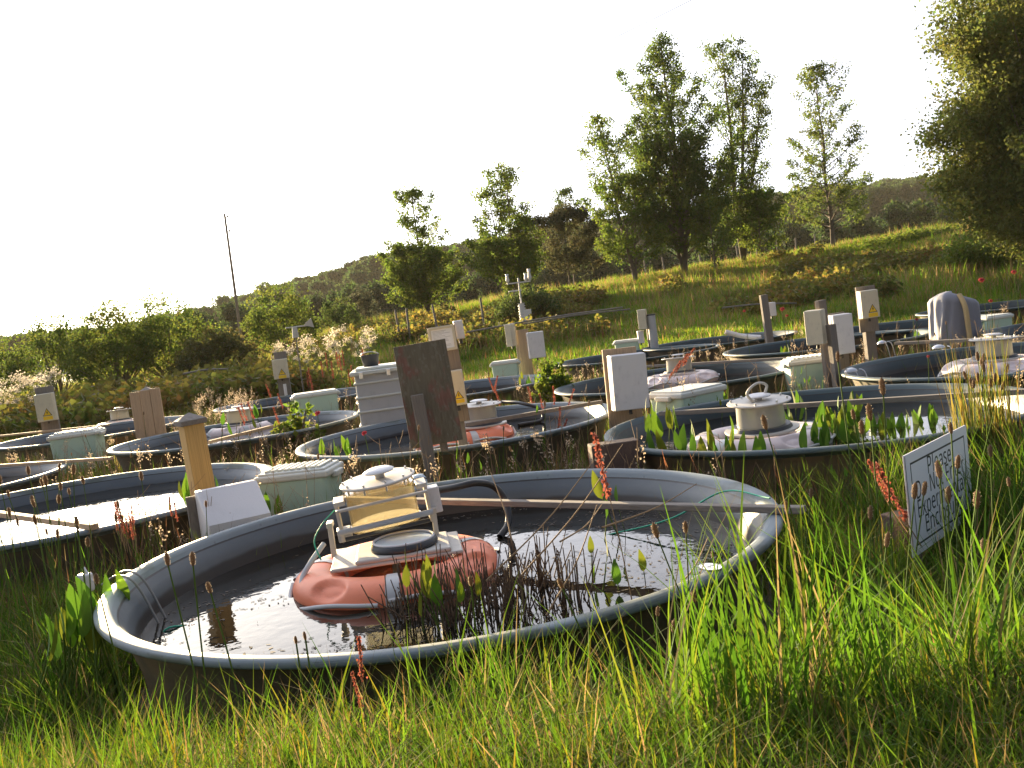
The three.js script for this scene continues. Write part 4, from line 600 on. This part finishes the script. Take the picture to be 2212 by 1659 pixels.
{
  seed = 501; const a = [[], [], [], []];
  for (let k = 0; k < 9000; k++) {                               // bank and foot of the near tub
    const z = -rr(0.55, 3.6), x = rr(-0.85, 0.85) * (-z + 0.35) + 0.05 * gauss(); if (inTub(x, z, 0.01)) continue;
    const behind = z < -2.6 && x > -1.5 && x < 1.0; if (behind && rnd() < 0.8) continue; if (z > -0.75 && rnd() < 0.5) continue;
    const foot = z < -1.45 && inTub(x, z, 0.35) ? rr(1.0, 1.45) : 1; a[Math.floor(rnd() * 4)].push([x, groundAt(x, z) - 0.01, z, rnd() * 6.28, rr(0.7, 1.15) * foot, rr(-0.12, 0.12), rr(-0.12, 0.12)]);
  }
  a.forEach((l, i) => instances('bank_grass', near[i], M.grass, l, 'dense lit green grass on the bank in front of the tubs', () => { const k = rr(0.7, 1.1); return [k * rr(0.9, 1.2), k, k * rr(0.8, 1.1)]; }));
  const b = [[], [], []];
  for (let k = 0; k < 620; k++) { const z = -rr(1.25, 3.4), x = lerp(0.82, 1.05, rnd()) * 0.55 * -z + rr(-0.45, 0.6); if (inTub(x, z, 0.03)) continue; const near1 = signAt.some((q) => Math.hypot(x - q.x, z - q.z) < 0.17); if (near1 && rnd() < 0.93) continue; b[k % 3].push([x, groundAt(x, z) - 0.01, z, rnd() * 6.28, rr(0.65, 1.1), rr(-0.15, 0.15), rr(-0.15, 0.15)]); }
  for (let k = 0; k < 120; k++) { const z = -rr(1.5, 3.2), x = -0.56 * -z + rr(-0.5, 0.25); if (inTub(x, z, 0.03)) continue; b[k % 3].push([x, groundAt(x, z) - 0.01, z, rnd() * 6.28, rr(0.5, 0.85), rr(-0.15, 0.15), rr(-0.15, 0.15)]); }
  for (const [px, n] of [[1010, 5], [1080, 7], [1150, 5], [1330, 3], [1500, 7], [1580, 8], [1640, 8], [880, 2], [560, 2], [330, 4], [270, 5]]) for (let k = 0; k < n; k++) { const p = at(px + gauss() * 25, 1450, rr(1.6, 1.75) + Math.max(0, px - 1350) * 0.0016); if (inTub(p.x, p.z, 0.04)) continue; b[k % 3].push([p.x, groundAt(p.x, p.z) - 0.01, p.z, rnd() * 6.28, rr(0.6, 0.95), rr(-0.2, 0.2), rr(-0.2, 0.2)]); }
  b.forEach((l, i) => instances('tall_grass', tall[i], M.grass, l, 'tall bright grass beside the warning sign and the near tub', () => { const k = rr(0.6, 0.95); return [k, k, k]; }));
  const c = [[], [], []];
  for (let k = 0; k < 9500; k++) {                               // weeds and grass between the tubs
    const z = -rr(3.2, 13.5), x = rr(-0.66, 0.66) * -z; if (inTub(x, z, 0.02)) continue; const site = Math.hypot((x - 0.3) / 1.05, z + 7.2) < 5.6, n = fbm(x * 0.9 + 5, z * 0.9, 3); if (site && n < 0.47 && rnd() < 0.65) continue;
    c[Math.floor(rnd() * 3)].push([x, groundAt(x, z) - 0.01, z, rnd() * 6.28, rr(0.6, 1.1), rr(-0.15, 0.15), rr(-0.15, 0.15)]);
  }
  c.forEach((l, i) => instances('site_grass', mid[i], M.grass, l, 'mixed grass and weeds growing between the tubs', () => { const k = rr(0.75, 1.2); return [k * rr(0.9, 1.3), k, k]; }));
  const d = [[], [], []];
  for (let k = 0; k < 30000; k++) {
    const az = rr(-46, 46) * DEG, r = Math.sqrt(lerp(11 * 11, 62 * 62, rnd() * rnd())), x = Math.sin(az) * r, z = -Math.cos(az) * r; if (r < 14.5 && inTub(x, z, 0.45)) continue;
    const n = fbm(x * 0.16 + 20, z * 0.16, 3), rough = smoothstep(r, 19, 25) * smoothstep(n + 0.12 * smoothstep(-x, -6, 8), 0.42, 0.6); const i = rnd() < rough ? (rnd() < (az > 0.1 ? 0.1 : 0.5) ? 2 : 1) : (rnd() < 0.85 ? 0 : 1);
    d[i].push([x, groundAt(x, z) - 0.02, z, rnd() * 6.28, rr(0.6, 1.05) * (1 + r * 0.004), rr(-0.1, 0.1), rr(-0.1, 0.1), 0, fbm(x * 0.7 + 3, z * 0.7 + 8, 3) * 0.6 + n * 0.4]);
  }
  d.forEach((l, i) => instances('meadow_grass', far[i], M.grass, l, 'rough meadow grass rising behind the tubs', (q) => { const k = lerp(0.6, 1.5, smoothstep(q[8], 0.3, 0.7)); return [k * rr(0.9, 1.25), k, k]; }));
  // bracken and bramble band below the trees
  seed = 520; const L = new Leaves(); for (let l = 0; l < 260; l++) { const a = rnd() * 6.28, u = Math.sqrt(rnd()) * 0.42; L.add(Math.cos(a) * u, rr(0.1, 0.75) * (1 - u), Math.sin(a) * u, rr(0.08, 0.16), tone(pick([[0.13, 0.145, 0.03], [0.11, 0.15, 0.022], [0.16, 0.15, 0.03], [0.20, 0.15, 0.05]]), 0.2), 0.4); }
  const w = L.geo(), e = []; for (let k = 0; k < 1500; k++) { const az = rr(-34, 26) * DEG, r = rr(21, 37), x = Math.sin(az) * r, z = -Math.cos(az) * r; const n = fbm(x * 0.2 + 7, z * 0.2 + 3, 3); if (n < (az > 0.1 ? 0.56 : 0.45)) continue; e.push([x, groundAt(x, z) - 0.06, z, rnd() * 6.28, rr(0.45, 1.0)]); }
  for (let k = 0; k < 260; k++) { const az = rr(-34, -12) * DEG, r = rr(16, 24), x = Math.sin(az) * r, z = -Math.cos(az) * r; e.push([x, groundAt(x, z) - 0.03, z, rnd() * 6.28, rr(0.6, 1.2)]); }
  instances('undergrowth', w, M.crown, e, 'bracken and bramble undergrowth below the trees', () => { const k = rr(0.8, 1.2); return [k * rr(0.9, 1.3), k, k]; });
  // pale flowering heads along the sunny hedge
  const F = new Leaves(); for (let l = 0; l < 60; l++) F.add(gauss() * 0.07, 0.75 + gauss() * 0.06, gauss() * 0.07, 0.028, [0.45, 0.40, 0.32], 0.5); for (let l = 0; l < 10; l++) F.add(gauss() * 0.02, 0.08 * l, gauss() * 0.02, 0.09, [0.12, 0.13, 0.04]);
  const fl = []; for (let k = 0; k < 150; k++) { const az = (rnd() < 0.6 ? rr(-33, -26) : rr(-14, -8)) * DEG, r = rr(17, 22), x = Math.sin(az) * r, z = -Math.cos(az) * r; fl.push([x, groundAt(x, z), z, rnd() * 6.28, rr(0.8, 1.5), rr(-0.15, 0.15), rr(-0.15, 0.15)]); }
  instances('hedge_flowers', F.geo(), M.crown, fl, 'pale flower heads along the sunny hedge bank', () => { const k = rr(0.8, 1.1); return [k, k, k]; });
  // gravel
  const stone = new THREE.IcosahedronGeometry(0.014, 0).scale(1, 0.6, 0.85), gr = []; for (let k = 0; k < 16000; k++) { const z = -rr(2.2, 11), x = rr(-0.6, 0.6) * -z; if (inTub(x, z, -0.02)) continue; gr.push([x, groundAt(x, z) + 0.004, z, rnd() * 6.28, rr(0.5, 1.6), rnd(), rnd()]); }
  instances('gravel', stone, std(lin(1, 1, 1), 0.9), gr, 'grey brown gravel between the tubs', () => { const k = rr(0.10, 0.36); return [k, k * 0.92, k * 0.84]; });
}

// ---------------------------------------------------------------- single stalks and plants
const headGeo = (() => { const g = new THREE.SphereGeometry(1, 12, 12), p = g.attributes.position; for (let i = 0; i < p.count; i++) { const k = 1 + 0.16 * (hash(i, 5) - 0.5); p.setXYZ(i, p.getX(i) * k, p.getY(i), p.getZ(i) * k); } g.computeVertexNormals(); return g; })();
const hairGeo = (() => { seed = 88; const L = new Leaves(); for (let i = 0; i < 70; i++) { const y = rr(-0.95, 0.95), a = rnd() * 6.28, r = Math.sqrt(1 - y * y); const x = Math.cos(a) * r, z = Math.sin(a) * r; L.p.push(x * 0.95, y, z * 0.95, x * 1.5 + 0.1 * z, y + 0.04, z * 1.5 - 0.1 * x, x * 1.45 - 0.08 * z, y + 0.09, z * 1.45 + 0.08 * x); L.n.push(x, y, z, x, y, z, x, y, z); L.c.push(1, 1, 1, 1, 1, 1, 1, 1, 1); } const g = L.geo(); g.computeVertexNormals(); return g; })();
function plantain(base, top, len, label, group, r = 0.0016) {
  const t = thing('plantain_stalk', label, 'plant', base, 0, group), e = top.clone().sub(base), m = e.clone().multiplyScalar(0.5).add(V(rr(-0.03, 0.03), 0.02, rr(-0.02, 0.02)));
  part(t, 'stem', limb([V(0, 0, 0), m, e], r * 1.25, r, 5), M.greenStem);
  const d = e.clone().sub(m).normalize().add(V(0.1 * gauss(), 0, 0.1 * gauss())).normalize(), h = part(t, 'seed_head', headGeo, M.seedHead); h.scale.set(len * 0.165, len * 0.55, len * 0.165); h.position.copy(e).addScaledVector(d, len * 0.42); h.quaternion.setFromUnitVectors(V(0, 1, 0), d);
  part(h, 'bristles', hairGeo, M.fluff); return t;
}
seed = 601;
const ORD = 'first,second,third,fourth,fifth,sixth,seventh,eighth,ninth,tenth,eleventh,twelfth,thirteenth,fourteenth,fifteenth,sixteenth,seventeenth,eighteenth,nineteenth,twentieth,twenty-first,twenty-second'.split(',');
const order = (list) => { const s = [...list].sort((p, q) => p[0] - q[0]); return list.map((p) => ORD[s.indexOf(p)]); };       // place of each, counted from the left of the photo
const stalkAt = (px, py, depth, len, bpx, label, group) => { const e = at(px, py, depth), b = at(bpx, py + 200, depth + rr(-0.1, 0.1)); b.y = groundAt(b.x, b.z); if (inTub(b.x, b.z)) b.y = Math.min(b.y, 0.2); plantain(b, e, len, label, group); };
const gs = 'plantain stalks round the warning sign', gn = 'plantain stalks in front of the near tub', gl = 'sunlit stalks at the end of the near tub';
{ const list = [[2055, 935, 1.9, 0.024, 2000], [2030, 1030, 1.75, 0.034, 1975], [1880, 905, 2.0, 0.036, 1872], [1908, 850, 2.0, 0.036, 1880], [1862, 935, 2.1, 0.032, 1885], [1655, 925, 2.1, 0.034, 1760], [1845, 905, 2.3, 0.028, 1870], [2068, 1010, 2.0, 0.03, 2060], [2140, 985, 2.2, 0.03, 2110], [1975, 1075, 1.9, 0.034, 1960], [1995, 1068, 1.95, 0.03, 1990], [2048, 1085, 1.9, 0.036, 2040], [2110, 1095, 1.8, 0.036, 2090], [1880, 1120, 2.0, 0.03, 1900], [1700, 1105, 2.1, 0.026, 1690], [1752, 1075, 2.2, 0.026, 1745], [2180, 1050, 2.2, 0.024, 2160], [1915, 1180, 1.8, 0.03, 1930], [1722, 1235, 1.8, 0.02, 1790], [2125, 1195, 1.7, 0.03, 2120], [1810, 780, 2.3, 0.026, 1850]], o = order(list); list.forEach(([px, py, d, l, b], i) => stalkAt(px, py, d, l, b, o[i] + ' brown plantain stalk from the left in the tall grass round the white sign', gs)); }
{ const list = [[363, 1220, 1.75, 0.026, 420], [417, 1220, 1.72, 0.026, 440], [455, 1280, 1.7, 0.022, 470], [1420, 1160, 1.9, 0.034, 1500], [1482, 1150, 1.95, 0.028, 1500], [1215, 1270, 1.75, 0.022, 1330], [1455, 1365, 1.55, 0.024, 1445], [1420, 1330, 1.6, 0.018, 1440], [640, 1390, 1.6, 0.016, 660], [660, 1382, 1.6, 0.016, 672], [1018, 1265, 1.7, 0.022, 1010], [1540, 1205, 1.9, 0.018, 1580], [1500, 1300, 1.6, 0.022, 1530], [210, 1260, 1.9, 0.024, 230], [190, 1180, 2.1, 0.024, 200]], o = order(list); list.forEach(([px, py, d, l, b], i) => stalkAt(px, py, d, l, b, o[i] + ' plantain stalk from the left among those rising before the near tub', gn)); }
for (let k = 0; k < 46; k++) { const px = rr(-20, 480), py = rr(1030, 1180) - px * 0.12, d = rr(2.3, 3.3), p = at(px, py, d); const b = V(p.x + rr(-0.06, 0.06), 0, p.z + rr(-0.05, 0.05)); if (inTub(b.x, b.z, 0.0)) continue; plantain(b, p, rr(0.022, 0.032), 'glowing plantain stalk in the weeds at the sunny end of the near tub', gl, 0.0013); }
for (let k = 0; k < 90; k++) { const z = -rr(3.6, 9), x = rr(-0.55, 0.55) * -z; if (inTub(x, z, 0.03)) continue; const b = V(x, 0, z); plantain(b, V(x + rr(-0.1, 0.1), rr(0.35, 0.62), z), rr(0.024, 0.034), 'thin seed stalk between the tubs', 'seed stalks between the tubs', 0.0016); }

// sorrel: reddish seed spikes
const spikeProto = (sd, n) => { seed = sd; const L = new Leaves(); for (let i = 0; i < n; i++) { const y = rnd(), r = 0.11 * (1 - 0.7 * y) * (0.55 + 0.45 * Math.sin(y * 46)); L.add(gauss() * r, y, gauss() * r, 0.10, [1, 1, 1]); } return L.geo(); };
const spikes = [spikeProto(91, 150), spikeProto(92, 180), spikeProto(93, 120)];
function sorrel(base, top, len, label, group) {
  const t = thing('sorrel_stalk', label, 'plant', base, 0, group), e = top.clone().sub(base), dir = e.clone().normalize(); part(t, 'stem', limb([V(0, 0, 0), e.clone().multiplyScalar(0.5).add(V(rr(-0.02, 0.02), 0, 0)), e], Math.min(0.0022, 0.0009 + len * 0.006), 0.0007, 5), M.dryStem);
  const s = part(t, 'seed_spike', pick(spikes), M.sorrel); s.position.copy(e).addScaledVector(dir, -len); s.quaternion.setFromUnitVectors(V(0, 1, 0), dir); s.rotateY(rnd() * 6); s.scale.set(len * 0.65, len, len * 0.65);
}
seed = 701;
const sorrelAt = (px, py, bx, by, d, len, label, group) => { const e = at(px, py, d), b = at(bx, by, d); sorrel(b, e, len, label, group); };
sorrelAt(1283, 935, 1372, 1330, 2.3, 0.16, 'tall red sorrel spike leaning across the near tub', null);
sorrelAt(1890, 1000, 1990, 1180, 2.6, 0.18, 'red sorrel spike beside the white sign', null);
sorrelAt(1875, 995, 1960, 1150, 2.7, 0.14, 'shorter red sorrel spike left of the white sign', null);
sorrelAt(775, 1375, 790, 1560, 1.55, 0.075, 'pinkish sorrel spike low in front of the near tub', null);
sorrelAt(760, 1450, 800, 1600, 1.45, 0.06, 'small pinkish sorrel spike at the bottom of the bank', null);
{ const list = [[1055, 815, 1085, 6.9], [1070, 840, 1090, 6.8], [1140, 835, 1160, 6.6], [1165, 850, 1180, 6.4], [1075, 812, 1060, 7], [1195, 835, 1200, 6.4], [1240, 840, 1215, 6.2], [1210, 880, 1205, 5.4], [1225, 905, 1200, 5.2]], o = order(list); list.forEach(([px, py, bx, d], i) => sorrelAt(px, py, bx, py + 70, d, 0.12, o[i] + ' red sorrel spike from the left among the middle tubs', 'red sorrel between the middle tubs')); }
for (const [px, py, w] of [[1500, 752, 'uppermost'], [1485, 765, 'middle'], [1470, 780, 'lowest']]) sorrelAt(px, py, px - 45, py + 65, 7, 0.16, w + ' leaning red sorrel spike behind the large meter box', 'red sorrel behind the meter box');
{ const list = [[535, 868, 6.9], [520, 872, 7], [590, 880, 6.8], [600, 850, 8], [575, 830, 9], [515, 880, 6.5]], o = order(list); list.forEach(([px, py, d], i) => sorrelAt(px, py, px + 25, py + 70, d, 0.13, o[i] + ' red sorrel spike from the left among the cobwebbed stalks', 'red sorrel by the cobwebs')); }
{ const list = Array.from({ length: 16 }, () => { const px = rr(660, 830); return [px, 790 - (px - 700) * 0.1 + rr(-30, 20), rr(12.5, 14)]; }), o = order(list); list.forEach(([px, py, d], i) => sorrelAt(px, py, px + 8, py + 60, d, 0.22, o[i] + ' reddish spike from the left in the weeds behind the ribbed tank', 'reddish spikes behind the tank')); }
{ const list = Array.from({ length: 14 }, () => { const px = rr(200, 390); return [px, 1110 - (px - 200) * 0.12 + rr(-20, 30), rr(3.2, 3.5)]; }), o = order(list); list.forEach(([px, py, d], i) => sorrelAt(px, py, px + 12, py + 80, d, 0.07, o[i] + ' red spike from the left before the glaring tub', 'red spikes before the glaring tub')); }
// red valerian
seed = 720;
const blossom = (() => { const L = new Leaves(); for (let i = 0; i < 150; i++) { const a = rnd() * 6.28, u = Math.sqrt(rnd()); L.add(Math.cos(a) * u, 0.5 * (1 - u * u) + gauss() * 0.15, Math.sin(a) * u, 0.45, [1, 1, 1]); } return L.geo(); })();
for (const [px, py, d, s, label] of [[686, 893, 5.6, 0.035, 'red valerian head beside the small bright bush'], [787, 936, 5.0, 0.03, 'red valerian head in front of the tank'], [968, 832, 4.7, 0.02, 'red valerian head before the yellow label'], [1690, 668, 9.6, 0.05, 'red valerian cluster behind the bare post'], [1700, 682, 9.5, 0.035, 'smaller red valerian beside the cluster'], [1608, 672, 9.5, 0.03, 'red valerian left of the bare post'], [2005, 770, 5.0, 0.018, 'red valerian head over the dark tub'], [1980, 690, 7.2, 0.03, 'red valerian behind the warning triangle board'], [2120, 605, 9, 0.06, 'red valerian head against the bright meadow'], [2190, 588, 9, 0.05, 'red valerian head at the photo edge under the willow'], [2140, 650, 8.6, 0.04, 'low red valerian beside the tarpaulin bundle']]) {
  const e = at(px, py, d), b = V(e.x + rr(-0.05, 0.05), 0, e.z), t = thing('valerian', label, 'flower', b); e.sub(b); part(t, 'stem', limb([V(0, 0, 0), e.clone().multiplyScalar(0.5), e], 0.0035, 0.002, 5), M.greenStem); const f = part(t, 'blossom', blossom, M.valerian); f.position.copy(e); f.scale.set(s * 0.42, s * 0.6, s * 0.42); f.rotation.x = 0.5;
}

// broad-leaved water plants
const leafShape = (() => { const nu = 10, p = [], idx = []; for (let i = 0; i <= nu; i++) { const u = i / nu, w = 0.18 * Math.pow(Math.sin(Math.PI * Math.pow(u, 0.72)), 0.85), y = u, bendz = -0.22 * u * u; p.push(-w, y, bendz + 0.05 * w * 4 * 0.5, 0, y, bendz, w, y, bendz + 0.05 * w * 4 * 0.5); } for (let i = 0; i < nu; i++) { const a = i * 3; idx.push(a, a + 1, a + 3, a + 1, a + 4, a + 3, a + 1, a + 2, a + 4, a + 2, a + 5, a + 4); } const g = new THREE.BufferGeometry(); g.setAttribute('position', new THREE.Float32BufferAttribute(p, 3)); g.setIndex(idx); g.computeVertexNormals(); return g; })();
const leafMats = [[0.10, 0.21, 0.02], [0.085, 0.19, 0.02], [0.13, 0.23, 0.02], [0.16, 0.19, 0.02]].map((c) => leafMat(lin(...c), 0.5, { vertexColors: false, roughness: 0.75 }));
function waterPlant(px, py, depth, n, len, label, group, spread = 0.06, y0) {
  const top = at(px, py, depth), t = thing('water_plantain', label, 'plant', V(top.x, y0 ?? (inTub(top.x, top.z) ? 0.18 : 0), top.z), rnd() * 6.28, group), H = top.y - t.position.y;
  for (let k = 0; k < n; k++) {
    const a = rnd() * 6.28, r = spread * rr(0.3, 1.2), b = V(Math.cos(a) * r * 0.3, 0, Math.sin(a) * r * 0.3), l = len * rr(0.7, 1.15), e = V(Math.cos(a) * r, Math.max(0.04, H * rr(0.6, 1) - l * 0.5), Math.sin(a) * r), tilt = rr(0.05, 0.45);
    const lf = part(t, 'leaf', leafShape, pick(leafMats)); lf.position.copy(e); lf.scale.setScalar(l); lf.rotation.set(tilt, rr(0, 6.28), rr(-0.25, 0.25), 'YXZ'); part(lf, 'leaf_stalk', limb([V(0, 0, 0), V(0, -0.3 * (e.y / l) * 0.5, 0.02), V(0, -e.y / l, 0.05 * tilt)], 0.02, 0.03, 4), M.greenStem);
  }
}
seed = 801;
for (const [px, py, d, n, l, label] of [[1312, 1150, 2.45, 2, 0.085, 'two upright leaves in the bright water of the near tub'], [1250, 1175, 2.5, 2, 0.07, 'leaning leaves left of the upright pair in the near tub'], [905, 1210, 2.28, 7, 0.085, 'leafy plant growing right in front of the orange lifebuoy'], [960, 1205, 2.3, 3, 0.075, 'narrow leaves beside the leafy plant at the lifebuoy'], [1000, 1215, 2.35, 2, 0.07, 'pair of leaves at the far side of the orange lifebuoy'], [1385, 1205, 2.45, 1, 0.06, 'single small leaf in the bright water'], [1300, 985, 3.0, 2, 0.09, 'tall leaves standing over the bar of the near tub'], [1330, 1010, 3.0, 1, 0.08, 'single leaf beside the dark block']]) waterPlant(px, py, d, n, l, label, 'leafy plants in the near tub', 0.035);
{ const list = [[1415, 905, 4.3, 4], [1435, 880, 4.5, 5], [1480, 930, 4.0, 3], [1510, 935, 4.0, 3], [1555, 925, 3.9, 4], [1600, 945, 3.8, 3], [1660, 870, 4.5, 4], [1720, 855, 4.9, 3], [1770, 890, 4.2, 6], [1800, 880, 4.4, 7], [1830, 905, 4.1, 6], [1850, 860, 4.7, 4], [1905, 890, 4.3, 4], [1930, 920, 4.2, 4], [2000, 895, 4.3, 5], [2030, 930, 4.1, 3], [1760, 930, 3.9, 4]], o = order(list); list.forEach(([px, py, d, n], i) => waterPlant(px, py, d, Math.round(n * 1.7), 0.125, o[i] + ' broad-leaved plant from the left in the dark tub behind the sign', 'broad-leaved plants in the dark tub', 0.08)); }
{ const list = [[390, 1050, 4.3, 6], [420, 1045, 4.4, 6], [445, 1060, 4.2, 5], [470, 1055, 4.5, 4], [600, 1040, 4.1, 3]], o = order(list); list.forEach(([px, py, d, n], i) => waterPlant(px, py, d, n, 0.11, o[i] + ' glowing broad-leaved plant from the left beside the capped post', 'broad leaves in the glaring tub', 0.09)); }
{ const list = [[720, 935, 5.6, 6], [745, 945, 5.5, 4], [1125, 810, 8.9, 6], [1150, 815, 8.8, 6], [500, 900, 7.6, 4], [1890, 745, 8.6, 6], [1920, 735, 8.8, 5], [1975, 720, 9, 5], [1700, 745, 9.2, 4], [560, 880, 7.9, 4]], o = order(list); list.forEach(([px, py, d, n], i) => waterPlant(px, py, d, n, 0.11, o[i] + ' broad-leaved plant from the left among the farther tubs', 'broad-leaved plants in farther tubs', 0.08)); }
{ const list = [[155, 1250, 2.5, 8, 0.14], [120, 1270, 2.45, 7, 0.13], [190, 1235, 2.6, 6, 0.12]], o = order(list); list.forEach(([px, py, d, n, l], i) => waterPlant(px, py, d, n, l, o[i] + ' dock plant from the left in the grass beside the near tub', 'dock leaves beside the near tub', 0.07, 0.1)); }
{ const list = [[880, 1030, 4.2, 7, 0.06], [960, 1040, 4.25, 7, 0.06], [1010, 990, 4.4, 8, 0.055], [1060, 1040, 4.2, 5, 0.05], [1840, 990, 3.3, 4, 0.05], [1560, 850, 5.3, 6, 0.05], [1720, 790, 6.2, 9, 0.05], [1500, 880, 5.3, 5, 0.05], [2090, 740, 7, 8, 0.05], [1140, 880, 5, 5, 0.05]], o = order(list); list.forEach(([px, py, d, n, l], i) => waterPlant(px, py, d, n, l, o[i] + ' small leafy weed from the left on the gravel between the tubs', 'leafy weeds on the gravel', 0.07, 0.08)); }

// rushes, dead stems, dry stalks
{
  seed = 901; const g = tuft(902, 300, 0.74, 0.12, 0.008, 0.2, [[0.20, 0.165, 0.03], [0.24, 0.175, 0.04], [0.15, 0.16, 0.025], [0.10, 0.14, 0.02]], 4), p = at(2130, 900, 3.5), m = part(scene, 'rush_clump', g, M.grass); m.position.set(p.x, 0.02, p.z); tag(m, 'upright clump of yellow rushes at the end of the dark tub', 'plant');
  const rush = Array.from({ length: 14 }, () => [rr(2085, 2175), rr(770, 850), rr(3.4, 3.6)]), ro = order(rush); rush.forEach((q, k) => plantain(V(p.x + rr(-0.06, 0.06), 0, p.z + rr(-0.06, 0.06)), at(...q), 0.034, ro[k] + ' dry head from the left on the clump of yellow rushes', 'heads of the yellow rushes', 0.0014));
  const arch = tuft(903, 60, 0.5, 0.05, 0.0085, 1.2, gGreen, 6), a = part(scene, 'arching_grass_tuft', arch, M.grass), q = at(2235, 1500, 1.45); a.position.set(q.x, groundAt(q.x, q.z), q.z); a.rotation.z = 0.85; a.rotation.y = 0.2; tag(a, 'long green grass blades arching in from the photo edge', 'grass tuft');
  // dead brown stems standing in the near tub
  const st = new THREE.CylinderGeometry(0.0014, 0.0022, 1, 5).translate(0, 0.5, 0), list = [];
  for (let k = 0; k < 330; k++) { const c = pick([[880, 1330], [960, 1335], [1040, 1290], [1110, 1290], [1160, 1260], [1230, 1290], [920, 1300], [1000, 1340], [1100, 1330]]), b = onLevel(c[0] + gauss() * 45, c[1] + gauss() * 22, WATER); if (Math.hypot(b.x + 0.26, b.z + 2.81) > 0.86) continue; list.push([b.x, WATER - 0.03, b.z, rnd() * 6.28, 1, rr(-0.9, 0.9) * rnd(), rr(-0.9, 0.9) * rnd(), rr(0.04, 0.20)]); }
  instances('dead_water_stems', st, M.deadStem, list, 'dead brown stems standing in the water of the near tub');
  // floating scraps
  const s = new THREE.CircleGeometry(0.006, 5).scale(1.6, 0.55, 1).rotateX(-Math.PI / 2), fl = []; tubs.slice(0, 4).forEach(([x, z], i) => { for (let k = 0; k < (i ? 300 : 3200); k++) { const a = rnd() * 6.28, r = Math.sqrt(rnd()) * 0.87, X = x + Math.cos(a) * r, Z = z + Math.sin(a) * r; if (fbm(X * 3, Z * 6, 3) < 0.52 && rnd() < 0.97) continue; fl.push([X, WATER + 0.0015, Z, rnd() * 6.28, rr(0.2, 1.1)]); } });
  instances('floating_scraps', s, M.leafbits, fl, 'dark leaf scraps floating on the tub water');
  // dry branching weeds between the tubs
  const D = []; seed = 905; D.push(limb([V(0, 0, 0), V(0.01, 0.25, 0), V(-0.01, 0.5, 0.01)], 0.0025, 0.001, 4)); for (let k = 0; k < 9; k++) { const y = rr(0.18, 0.48), a = rnd() * 6.28, l = rr(0.06, 0.16); D.push(limb([V(0, y, 0), V(Math.cos(a) * l * 0.5, y + l * 0.4, Math.sin(a) * l * 0.5), V(Math.cos(a) * l, y + l * 0.9, Math.sin(a) * l)], 0.0012, 0.0006, 3)); }
  const dl = []; for (let k = 0; k < 1900; k++) { const z = -rr(3.4, 11.5), x = rr(-0.55, 0.55) * -z; if (inTub(x, z, 0.02)) continue; dl.push([x, 0, z, rnd() * 6.28, rr(0.6, 1.15), rr(-0.25, 0.25), rr(-0.25, 0.25)]); }
  instances('dry_weeds', join(D), M.dryStem, dl, 'dry branching weed stalks between the tubs');
  const FL = new Leaves(); seed = 907; for (let k = 0; k < 26; k++) FL.add(gauss() * 0.018, 0.42 + gauss() * 0.05, gauss() * 0.018, 0.011, [1, 1, 1]); const ff = []; for (let k = 0; k < 520; k++) { const q = pick(dl); ff.push([q[0], q[1], q[2], rnd() * 6, q[4], q[5], q[6]]); } for (let k = 0; k < 60; k++) { const p = onLevel(rr(440, 560), rr(925, 985), 0.1); ff.push([p.x, rr(0, 0.2), p.z, rnd() * 6, 1.1, rr(-0.3, 0.3), rr(-0.3, 0.3)]); }
  instances('dry_seed_fluff', FL.geo(), M.fluff, ff, 'pale dry seed fluff on the weeds between the tubs');
  // long bare stalks leaning over the near tub
  for (const [a, b, c, d, de, label] of [[1050, 1255, 1290, 985, 2.6, 'longest bare dry stalk leaning over the near tub'], [1120, 1250, 1345, 960, 2.7, 'second bare dry stalk leaning over the near tub'], [1300, 1140, 1505, 1045, 2.6, 'forked dry stalk above the bright water'], [1210, 1170, 1300, 1090, 2.6, 'short dry stalk above the bright water'], [1180, 1330, 1290, 1090, 2.5, 'upright dry stalk in the near tub'], [1440, 1290, 1530, 1160, 2.3, 'thin stick poking out of the water near the sticker'], [1110, 1190, 1060, 1020, 3.0, 'dry stalk by the black hose']]) { const p = at(a, b, de - 0.25), q = at(c, d, de); tag(part(scene, 'dry_stalk', limb([p, p.clone().lerp(q, 0.5).add(V(0.01, -0.01, 0)), q], 0.0028, 0.0012, 6), M.dryStem), label, 'stalk', 'dry stalks over the near tub'); }
}
renderer.render(scene, camera);
